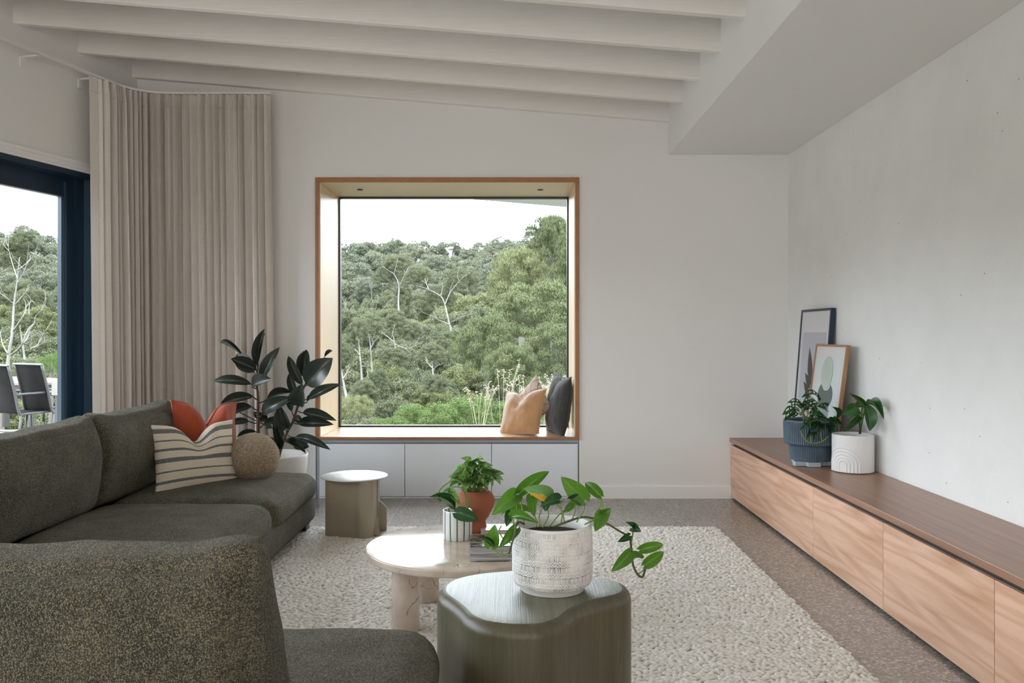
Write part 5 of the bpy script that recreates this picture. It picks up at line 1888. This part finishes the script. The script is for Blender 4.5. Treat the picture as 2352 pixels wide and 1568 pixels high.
trunk_me.materials.append(M['gum_bark'])

MESHMAT = {}
def with_mat(me, mat):
    k = (me.name, mat)
    if k not in MESHMAT:
        c = me.copy()
        c.materials.clear()
        c.materials.append(M[mat])
        MESHMAT[k] = c
    return MESHMAT[k]

def part_of(root, name, me, loc, scale, rz=0.0, rot=None):
    o = bpy.data.objects.new(name, me)
    COL.objects.link(o)
    o.parent = root
    o.location = Vector(loc) - root.location
    o.scale = scale
    o.rotation_euler = rot or (0, 0, rz)
    return o

def tree(px, top, d, hw, hh, kind, mat, label, group=None, name='gum_tree', limbs=0, trunk=True, squash=1.0, limb_scale=1.0, front=0.0):
    """A tree whose crown centre lies on the sight line of photo pixel px, top pixel row top, d metres away; hw, hh half width and half height in pixels."""
    k = d / F
    c = at(px, top + hh, d)
    gz = ground_z(c.x, c.y)
    root = thing(name, label, 'tree', (c.x, c.y, gz - 0.1), group)
    rw, rh = hw * k * 0.98, hh * k * 0.98
    i = rnd.randrange(4)
    part_of(root, 'crown', with_mat(crown((kind, i)), mat), c, (rw, rw * squash, rh), rnd.uniform(0, 6.28))
    if trunk:
        h = c.z - gz
        part_of(root, 'trunk', trunk_me, (c.x, c.y, gz - 0.1), (h * 0.55, h * 0.55, h), rnd.uniform(0, 6.28))
    for j in range(limbs):
        L = LIMB[rnd.randrange(6)]
        s = rh * rnd.uniform(1.3, 2.0) * limb_scale
        off = Vector((rnd.uniform(-.45, .45) * rw, -rw * squash * rnd.uniform(0.75, 1.0) - front, -rh * rnd.uniform(0.55, 1.15)))
        part_of(root, 'limb', L, c + off, (s * 0.9, s * 0.9, s), rnd.uniform(0, 6.28))
    return root

# the wooded slope across the valley: rows of rounded gum crowns, far to near
sky_win = [(760, 560), (800, 555), (830, 540), (870, 545), (905, 530), (950, 548), (985, 560), (1020, 556), (1060, 552), (1095, 562), (1130, 545), (1170, 535), (1200, 525), (1240, 520), (1300, 510), (1330, 505)]
sky_door = [(-60, 545), (0, 540), (40, 530), (85, 515), (120, 545), (150, 570), (185, 560), (240, 560)]
def skyline(px):
    src = sky_door if px < 400 else sky_win
    for (a, ya), (b, yb_) in zip(src[:-1], src[1:]):
        if a <= px <= b:
            return ya + (yb_ - ya) * (px - a) / (b - a)
    return src[0][1] if px < src[0][0] else src[-1][1]
NEARV = 'seen through the square window'
rows = [  # distance, how far below the skyline the tops lie, half width in px, half height
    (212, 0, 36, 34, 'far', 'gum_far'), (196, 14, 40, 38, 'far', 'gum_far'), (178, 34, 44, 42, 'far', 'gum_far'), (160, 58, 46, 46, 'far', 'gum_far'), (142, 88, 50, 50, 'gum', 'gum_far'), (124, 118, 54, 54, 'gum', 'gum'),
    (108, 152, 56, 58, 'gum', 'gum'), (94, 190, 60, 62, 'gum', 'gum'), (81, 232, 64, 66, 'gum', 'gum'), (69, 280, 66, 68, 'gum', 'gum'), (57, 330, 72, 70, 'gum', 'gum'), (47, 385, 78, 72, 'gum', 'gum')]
zone_label = {
    (0, 'win'): 'hazy gum tree on the far ridge line, seen through the square window',
    (1, 'win'): 'grey-green gum tree halfway up the far slope, seen through the square window',
    (2, 'win'): 'grey-green gum tree low in the valley, seen through the square window',
    (0, 'door'): 'hazy gum tree on the far ridge line, seen through the sliding door',
    (1, 'door'): 'grey-green gum tree halfway up the far slope, seen through the sliding door',
    (2, 'door'): 'grey-green gum tree low in the valley, seen through the sliding door'}
for ri, (d, below, hw, hh, kind, mat) in enumerate(rows):
    step = hw * 0.98
    for zone, (x0_, x1_) in (('door', (-90, 235)), ('win', (735, 1400))):
        px = x0_ + rnd.uniform(0, step)
        while px < x1_:
            top = skyline(px) + below + rnd.uniform(-14, 18)
            s = rnd.uniform(0.82, 1.2)
            lvl = 0 if ri < 4 else (1 if ri < 9 else 2)
            m_ = mat
            if mat == 'gum' and rnd.random() < 0.22:
                m_ = 'gum_light'
            nl = 0
            if ri >= 4 and rnd.random() < 0.42:
                nl = 1
            lb = zone_label[(lvl, zone)]
            if zone == 'win':
                lb = lb.replace('seen through', 'at the left of' if px < 950 else ('in the middle of' if px < 1130 else 'at the right of'))
            if not (zone == 'win' and px > 1150 and d < 75):
                tree(px, top, d * rnd.uniform(0.97, 1.03) * (0.87 if zone == 'door' else 1.0), hw * s, hh * s * rnd.uniform(0.9, 1.2), kind, m_, lb, lb.replace('tree', 'trees'), limbs=nl, trunk=True)
            px += step * rnd.uniform(0.8, 1.2)

# the same forest running on to both sides, where only a step sideways would show it: one uncounted mass
def forest_mass():
    src = cards(990, dome_blobs(990, 26, 0.2, 0.32, 0.95, 0.74, 1.05), 60, 0.13, 0.055, 0.25)
    nv = len(src.vertices)
    co = np.empty(nv * 3, dtype=np.float32)
    src.vertices.foreach_get('co', co)
    co = co.reshape(-1, 3)
    base_n = co / (np.linalg.norm(co, axis=1)[:, None] + 1e-6)
    V, N = [], []
    r = random.Random(77)
    for ri, (d, below, hw, hh, kind, mat) in enumerate(rows):
        for x0_, x1_ in ((-430, -100), (245, 345), (545, 725), (1415, 1660)):
            px = x0_ + r.uniform(0, hw)
            while px < x1_:
                dd = d * r.uniform(0.97, 1.03) * (0.87 if px < 400 else 1.0)
                top = skyline(px) + below + r.uniform(-14, 18)
                k = dd / F
                s = r.uniform(0.9, 1.25)
                c = at(px, top + hh * s, dd)
                w, h = hw * s * k, hh * s * k * 1.1
                an = r.uniform(0, 6.28)
                ca, sa = math.cos(an), math.sin(an)
                R = np.array([[ca, sa, 0], [-sa, ca, 0], [0, 0, 1]], dtype=np.float32)
                V.append((co @ R) * np.array([w, w, h], dtype=np.float32) + np.array(c, dtype=np.float32))
                N.append(base_n @ R)
                px += hw * r.uniform(0.85, 1.15)
    V, N = np.concatenate(V), np.concatenate(N)
    k = len(V) // 4
    me = bpy.data.meshes.new('forest')
    me.vertices.add(len(V))
    me.vertices.foreach_set('co', V.astype(np.float32).ravel())
    me.loops.add(len(V))
    me.loops.foreach_set('vertex_index', np.arange(len(V), dtype=np.int32))
    me.polygons.add(k)
    me.polygons.foreach_set('loop_start', np.arange(0, len(V), 4, dtype=np.int32))
    me.polygons.foreach_set('use_smooth', np.ones(k, dtype=bool))
    me.update(calc_edges=True)
    me.normals_split_custom_set_from_vertices(N.astype(np.float32).tolist())
    me.materials.append(M['gum'])
    bpy.data.meshes.remove(src)
    return tag(link('forest', me), 'grey-green gum forest covering the rest of the far slope', 'forest', None, 'stuff')
forest_mass()

# the nearer feathery trees on the right of the window
for px, top, d, hw, hh, mt, lab in (
        (1268, 482, 42, 75, 105, 'wattle', 'tall feathery green tree reaching highest at the right of the square window'),
        (1345, 500, 38, 90, 120, 'wattle', 'feathery green tree partly hidden by the right edge of the square window'),
        (1195, 560, 40, 85, 100, 'wattle', 'yellow-green feathery tree left of the tallest one in the square window'),
        (1235, 640, 30, 135, 95, 'wattle', 'broad drooping-leaved tree in the middle right of the square window'),
        (1120, 715, 28, 95, 95, 'wattle', 'drooping-leaved green tree right of the middle of the square window'),
        (1290, 745, 25, 105, 85, 'wattle', 'dark drooping tree low at the right edge of the square window'),
        (1180, 790, 24, 80, 70, 'wattle', 'low drooping tree above the bright shrub in the square window')):
    t_ = tree(px, top, d, hw, hh, 'wattle', 'gum_light' if 'yellow' in lab else mt, lab, None, 'feathery_tree', trunk=True, squash=0.9)
    for ch in t_.children:
        if ch.name.startswith('trunk'):
            ch.data = with_mat(trunk_me, 'dark_bark')
# pale-trunked gums whose bare limbs show
def pale_gum(label, base, top_, d, r0, branches, crownspec=None):
    r0 *= 0.5
    b = at(base[0], base[1], d)
    root = thing('pale_gum', label, 'tree', (b.x, b.y, b.z))
    pts = [at(x, y, d) for x, y in top_]
    k = len(pts)
    cp = curve_pts(pts, 16)
    MB().tube(cp, [r0 * (1 - 0.93 * i / len(cp)) for i in range(len(cp))], 8, True).build('trunk', M['gum_bark'], root)
    for br in branches:
        rb = br[0] * 0.5
        p_ = [at(x, y, d + rnd.uniform(-.5, .5)) for x, y in br[1:]]
        cp = curve_pts(p_, 10)
        lm = MB()
        lm.tube(cp, [rb * (1 - 0.92 * i / len(cp)) for i in range(len(cp))], 6, True)
        Lb = (cp[-1] - cp[0]).length
        for q in range(3):
            s = cp[int(len(cp) * rnd.uniform(0.35, 0.95))]
            dv = ((cp[-1] - cp[0]).normalized() + Vector((rnd.uniform(-1, 1), rnd.uniform(-.4, .4), rnd.uniform(-.3, 1)))).normalized() * Lb * rnd.uniform(.3, .55)
            tw = curve_pts([s, s + dv * 0.5 + Vector((rnd.uniform(-.1, .1) * Lb, 0, rnd.uniform(-.05, .1) * Lb)), s + dv], 6)
            lm.tube(tw, [rb * 0.42 * (1 - 0.7 * i / len(tw)) for i in range(len(tw))], 5, False)
        lm.build('limb', M['gum_bark'], root)
    for (x, y, hw, hh) in (crownspec or []):
        c = at(x, y, d + (1.6 if hw > 0 else -1.2))
        hw = abs(hw)
        part_of(root, 'crown', with_mat(crown(('gum', rnd.randrange(4))), 'gum'), c, (hw * d / F, hw * d / F * 0.6, hh * d / F), rnd.uniform(0, 6))
    return root
pale_gum('pale gum with a forked trunk, seen through the sliding door beside the outdoor table', (14, 868), [(14, 890), (20, 815), (28, 765), (32, 700), (40, 640), (45, 590)], 36, 0.16,
         [(0.09, (26, 815), (48, 795), (62, 760), (80, 740)), (0.09, (18, 812), (6, 790), (0, 760)), (0.07, (33, 700), (10, 680), (-12, 665)), (0.06, (38, 655), (60, 610), (66, 560)), (0.06, (30, 760), (56, 720), (60, 700)),
          (0.05, (40, 640), (24, 590), (18, 560)), (0.05, (42, 620), (66, 600), (70, 590)), (0.05, (34, 700), (58, 672), (63, 668))],
         [(25, 600, 52, 60), (-5, 690, 45, 45), (58, 560, 40, 40), (50, 740, 34, 26)])
pale_gum('second pale gum with spreading bare limbs, seen through the sliding door', (60, 815), [(60, 850), (52, 790), (46, 750), (50, 720)], 39, 0.11,
         [(0.07, (52, 790), (66, 770), (72, 740), (95, 712), (104, 712)), (0.06, (70, 800), (88, 790), (100, 765), (118, 745)), (0.06, (72, 760), (66, 725), (70, 690), (82, 700)), (0.05, (78, 800), (110, 780)), (0.05, (72, 800), (70, 760), (60, 735))], [(85, 690, 40, 30)])
pale_gum('slim pale gum right of the others, seen through the sliding door', (152, 830), [(152, 850), (155, 800), (160, 760), (162, 740)], 44, 0.09, [(0.05, (156, 800), (168, 790), (180, 770))], [(150, 690, 45, 36)])
pale_gum('pale gum with a forked top left of the middle of the square window', (918, 690), [(918, 760), (915, 690), (916, 655), (905, 630), (890, 620)], 70, 0.17,
         [(0.09, (916, 660), (930, 630), (940, 610)), (0.07, (905, 630), (912, 600)), (0.07, (893, 622), (880, 612))], [(915, 612, 46, 34), (885, 640, 36, 32), (948, 640, 40, 36), (-920 if False else 920, 765, -46, 40), (925, 690, 38, 40)])
pale_gum('pale leaning gum near the middle of the square window', (1040, 770), [(1040, 775), (1030, 735), (1022, 700), (1012, 680), (985, 665), (955, 655)], 60, 0.15,
         [(0.08, (1022, 700), (1035, 670), (1060, 640)), (0.07, (1036, 740), (1060, 728), (1085, 720)), (0.07, (985, 665), (975, 640)), (0.07, (1034, 745), (1010, 735), (985, 722)), (0.06, (1012, 680), (1018, 655))], [(960, 640, 44, 34), (1060, 650, 44, 40), (1010, 690, 40, 36), (1040, 790, -46, 40), (1080, 745, 40, 34)])
pale_gum('tall straight pale gum trunk at the lower left of the square window', (830, 890), [(832, 900), (830, 850), (826, 810), (824, 780)], 46, 0.15,
         [(0.06, (828, 840), (845, 842)), (0.05, (826, 815), (815, 800))], [(826, 765, 42, 40), (838, 905, -40, 36), (800, 800, 34, 34)])
pale_gum('second straight pale gum trunk, right of the first, low in the square window', (855, 870), [(857, 880), (853, 830), (850, 790), (847, 765)], 49, 0.15, [(0.06, (851, 800), (862, 780))], [(850, 750, 40, 38), (868, 880, -38, 34)])
pale_gum('pale gum trunk leaning at the left edge of the square window', (795, 900), [(800, 930), (792, 895), (786, 860), (780, 830)], 40, 0.17, [(0.07, (788, 870), (805, 840))], [(780, 820, 40, 44)])
pale_gum('bare pale gum with spidery limbs low in the middle of the square window', (905, 770), [(910, 815), (905, 780), (900, 765)], 52, 0.10,
         [(0.06, (905, 785), (880, 765), (862, 750)), (0.05, (907, 790), (935, 800), (960, 790), (985, 780)), (0.05, (930, 800), (950, 815)), (0.05, (900, 768), (908, 745)), (0.06, (920, 795), (890, 800), (870, 785))], [(895, 740, 44, 36), (950, 770, 44, 36), (905, 830, -42, 32)])
pale_gum('pale gum stump with broken limbs behind the bright shrub', (995, 840), [(996, 885), (994, 850), (992, 830)], 44, 0.14, [(0.06, (994, 850), (1010, 835)), (0.05, (993, 845), (975, 825))], [(992, 815, 40, 34), (1000, 890, -40, 30)])

# shrubs close to the house
def shrub(px, top, d, hw, hh, mat, label, n=1, group=None, kind='shrub'):
    k = d / F
    c = at(px, top + hh, d)
    root = thing('shrub', label, 'shrub', (c.x, c.y, min(c.z - hh * k, ground_z(c.x, c.y))), group)
    part_of(root, 'foliage', with_mat(crown((kind, rnd.randrange(4))), mat), c, (hw * k, hw * k * 0.8, hh * k), rnd.uniform(0, 6.28))
    gz = ground_z(c.x, c.y)
    h = max(0.3, c.z - gz)
    part_of(root, 'stem', with_mat(trunk_me, 'dark_bark'), (c.x, c.y, gz - 0.05), (h * 0.5, h * 0.5, h))
    return root
for px, top, d, hw, hh, mt, lab in (
        (1090, 885, 14.5, 105, 85, 'bright_shrub', 'bright green shrub filling the middle of the lower window'),
        (985, 905, 14.0, 95, 75, 'bright_shrub', 'bright green shrub left of the largest bright one in the lower window'),
        (905, 945, 13.5, 70, 55, 'bright_shrub', 'low bright green shrub at the left end of the bright ones in the window'),
        (1180, 900, 14.8, 80, 80, 'bright_shrub', 'bright green shrub behind the mustard cushion, outside the window'),
        (1265, 905, 15.5, 80, 75, 'bright_shrub', 'bright green shrub behind the charcoal cushion, outside the window'),
        (820, 893, 22, 48, 50, 'gum_light', 'pale yellow-green rounded shrub at the lower left corner of the window'),
        (850, 950, 19, 50, 40, 'gum', 'grey-green shrub below the pale rounded one in the window'),
        (118, 800, 26, 32, 45, 'bright_shrub', 'bright green bushy shrub behind the outdoor chairs'),
        (66, 812, 27, 42, 40, 'gum', 'grey-green shrub left of the bright one behind the outdoor chairs'),
        (165, 825, 28, 36, 36, 'gum_light', 'yellow-green shrub beside the door stile behind the outdoor chairs'),
        (5, 840, 30, 30, 36, 'gum', 'dark shrub at the left edge behind the outdoor table')):
    shrub(px, top, d, hw, hh, mt, lab)

def grass_tuft(px, base, top, d, n, label, mat='straw', spread=0.25, heads=True):
    c = at(px, base, d)
    root = thing('dry_grass', label, 'grass', (c.x, c.y, c.z), 'dry grass tufts outside the window')
    st, hd = MB(), MB()
    h = (base - top) / F * d
    for i in range(n):
        a = rnd.uniform(0, 2 * PI)
        s = rnd.uniform(0.2, 1) * spread
        b = c + Vector((math.cos(a) * s * 0.5, math.sin(a) * s * 0.5, 0))
        tip = c + Vector((math.cos(a) * s * 1.4 + rnd.uniform(-.1, .1), math.sin(a) * s, h * rnd.uniform(0.6, 1.05)))
        mid = (b + tip) / 2 + Vector((0, 0, h * 0.12))
        cp = curve_pts([b, mid, tip], 6)
        st.tube(cp, [0.0035] * len(cp), 3, False)
        if heads:
            for q in range(7):
                p = cp[-1] + (cp[-3] - cp[-1]) * (q / 9.0)
                e = p + Vector((rnd.uniform(-1, 1) * 0.05, rnd.uniform(-1, 1) * 0.03, rnd.uniform(-0.05, 0.03)))
                hd.tube([p, (p + e) / 2, e], [0.003, 0.007, 0.001], 3, False)
    st.build('stalks', M[mat], root)
    if heads:
        hd.build('seed_heads', M[mat], root)
    return root
for px, base, top, d, n, lab in ((1285, 985, 862, 12.6, 46, 'dry straw-coloured grass tuft between the grid and charcoal cushions'), (1205, 985, 865, 13.0, 16, 'seeding dry grass tuft left of the grid cushion'),
                                 (1150, 975, 830, 13.2, 8, 'tall thin seeding grass right of the bright shrub'), (1250, 985, 875, 12.2, 22, 'dry grass tuft right behind the grid cushion'), (1100, 975, 880, 13.0, 12, 'sparse seeding grass in front of the largest bright shrub')):
    grass_tuft(px, base, top, d, n, lab)
M['far_grey'] = plain('grey_green_roof', (0.10, 0.115, 0.12), 0.7)
# a grey roof among the far trees
hs = at(1068, 606, 185)
house = thing('far_house', 'small grey house roof among the far trees', 'house', hs)
MB().span((hs.x - 1.1, hs.y, hs.z - 2.2), (hs.x + 1.1, hs.y + 3, hs.z)).build('wall', M['far_grey'], house)
MB().prism([(hs.x - 1.4, hs.z), (hs.x + 1.4, hs.z), (hs.x + 1.1, hs.z + 0.7), (hs.x - 1.1, hs.z + 0.7)], 'y', hs.y - 0.3, hs.y + 3.2).build('roof', M['far_grey'], house)
MB().span((hs.x - 0.7, hs.y - 0.06, hs.z - 1.4), (hs.x + 0.5, hs.y - 0.01, hs.z - 0.3)).build('window', M['gap'], house)

# deck with table and sling chairs outside the sliding door
DZ = -0.15
M['deck'] = wood('grey_decking', (0.36, 0.345, 0.33), (0.25, 0.235, 0.22), (8, 0.5, 8), 4.0, 0.7, 40, 0.2)
M['chair_metal'] = plain('grey_chair_frame', (0.03, 0.029, 0.028), 0.45)
M['chair_top'] = plain('pale_grey_chair_rail', (0.09, 0.087, 0.08), 0.5)
M['sling'] = fabric('charcoal_sling_mesh', (0.006, 0.0058, 0.0055), (0.03, 0.029, 0.028), 260, 0.4, sheen=0.0)
M['table_wood'] = wood('pale_outdoor_table_timber', (0.16, 0.125, 0.10), (0.12, 0.09, 0.07), (0.6, 9, 9), 3.0, 0.6, 40, 0.3)
M['pale_box'] = plain('pale_weathered_timber', (0.16, 0.15, 0.135), 0.7, var=0.15)
deck = S(thing('deck_floor', None, None, (-5.2, 9, DZ)))
yy = -3.0
bw = 0.14
while yy < 12.4:
    xr = -3.15 if yy < 6.9 else -3.5
    xl = -12.0
    if yy < 6.9:
        xr = min(xr, lw(lw_at(yy), 0.30).x)
    MB().span((xl, yy, DZ - 0.03), (xr, yy + bw - 0.006, DZ), 0.002).build('plank', M['deck'], deck)
    yy += bw

def outdoor_chair(label, c, yaw):
    t = thing('outdoor_chair', label, 'chair', (0, 0, 0), 'sling chairs at the outdoor table')
    w = 0.27
    for sx in (-1, 1):
        x = sx * w
        MB().tube(curve_pts([(x, -0.20, 0.40), (x, -0.25, 0.46), (x, -0.30, 0.70), (x, -0.38, 1.02)], 12), 0.017, 8).build('back_post', M['chair_metal'], t)
        MB().tube([(x, -0.22, 0.42), (x, -0.26, 0.02)], 0.016, 8).build('leg', M['chair_metal'], t)
        MB().tube([(x, 0.24, 0.43), (x, 0.26, 0.02)], 0.016, 8).build('leg', M['chair_metal'], t)
        MB().tube(curve_pts([(x, -0.29, 0.66), (x + sx * 0.02, -0.1, 0.67), (x + sx * 0.02, 0.2, 0.65), (x, 0.25, 0.44)], 12), 0.015, 8).build('arm', M['chair_metal'], t)
        MB().tube([(x, -0.21, 0.42), (x, 0.25, 0.435)], 0.015, 8).build('seat_rail', M['chair_metal'], t)
    MB().box((0, -0.385, 1.02), (0.58, 0.035, 0.024), 0.006, Rx(-12)).build('top_rail', M['chair_top'], t)
    MB().tube([(-w, -0.24, 0.20), (w, -0.24, 0.20)], 0.012, 6).build('stretcher', M['chair_metal'], t)
    mb = MB()
    pr_ = curve_pts([(0, 0.24, 0.435), (0, 0.0, 0.415), (0, -0.20, 0.42), (0, -0.255, 0.48), (0, -0.305, 0.72), (0, -0.382, 1.01)], 24)
    vs = [(sx * 0.255, p.y + o_, p.z + o_) for p in pr_ for sx in (-1, 1) for o_ in (0.0, 0.003)]
    fs = []
    for i in range(len(pr_) - 1):
        a = i * 4
        fs += [(a, a + 2, a + 6, a + 4), (a + 1, a + 5, a + 7, a + 3), (a, a + 4, a + 5, a + 1), (a + 2, a + 3, a + 7, a + 6)]
    mb.add(vs, fs)
    mb.build('sling', M['sling'], t)
    t.location = c
    t.rotation_euler = (0, 0, yaw)
    return t
def chair_at(px, top, d, yaw, label):
    p = at(px, top, d)
    z = DZ
    outdoor_chair(label, (p.x, p.y, z), yaw)
chair_at(58, 860, 10.6, math.radians(-28), 'dark sling outdoor chair nearest the left edge, seen through the sliding door')
chair_at(131, 860, 10.9, math.radians(-28), 'dark sling outdoor chair next to the pale box, seen through the sliding door')
chair_at(160, 840, 13.4, math.radians(150), 'dark sling outdoor chair on the far side of the outdoor table')
tc_ = at(40, 870, 12.0)
ot = thing('outdoor_table', 'pale timber outdoor table behind the sling chairs on the deck', 'table', (tc_.x, tc_.y, DZ))
r_ = Rz(-28)
for i in range(6):
    MB().box(Vector((tc_.x, tc_.y, DZ + 0.735)) + r_ @ Vector((0, -0.40 + 0.16 * i, 0)), (2.1, 0.152, 0.035), 0.003, r_).build('plank', M['table_wood'], ot)
MB().box(Vector((tc_.x, tc_.y, DZ + 0.68)), (1.9, 0.8, 0.07), 0.003, r_).build('apron', M['chair_metal'], ot)
for sx in (-0.9, 0.9):
    for sy in (-0.38, 0.38):
        MB().box(Vector((tc_.x, tc_.y, DZ + 0.323)) + r_ @ Vector((sx, sy, 0)), (0.07, 0.07, 0.643), 0.004, r_).build('leg', M['chair_metal'], ot)
bx_ = at(163, 887, 9.6)
ob = thing('box_stand', 'pale box with dark lid and small keyhole on legs, beside the sling chairs', 'box', (bx_.x, bx_.y, DZ))
MB().box((bx_.x, bx_.y, bx_.z - 0.01), (0.26, 0.30, 0.165), 0.004, Rz(-8)).build('box_body', M['pale_box'], ob)
MB().box((bx_.x, bx_.y, bx_.z + 0.085), (0.285, 0.32, 0.022), 0.004, Rz(-8)).build('lid', M['chair_metal'], ob)
MB().lathe([(0.0, 0), (0.010, 0), (0.010, 0.004), (0, 0.004)], (0, 0, 0), 12).build('keyhole', M['black'], ob)
ko = ob.children[-1]
ko.rotation_euler = (PI / 2, 0, math.radians(-8))
ko.location = Vector((bx_.x + 0.005, bx_.y - 0.1505, bx_.z + 0.01)) - Vector((bx_.x, bx_.y, DZ))
ko.data.transform(Matrix.Translation((bx_.x, bx_.y, DZ)))
for sx in (-0.10, 0.10):
    for sy in (-0.11, 0.11):
        MB().box((bx_.x + sx, bx_.y + sy, (DZ + bx_.z - 0.09) / 2), (0.028, 0.028, bx_.z - 0.09 - DZ), 0.002).build('leg', M['chair_metal'], ob)

for o in list(SC.objects):
    if o.type == 'MESH' and o.parent is None and 'kind' not in o.keys() and 'category' not in o.keys():
        print('UNTAGGED', o.name)
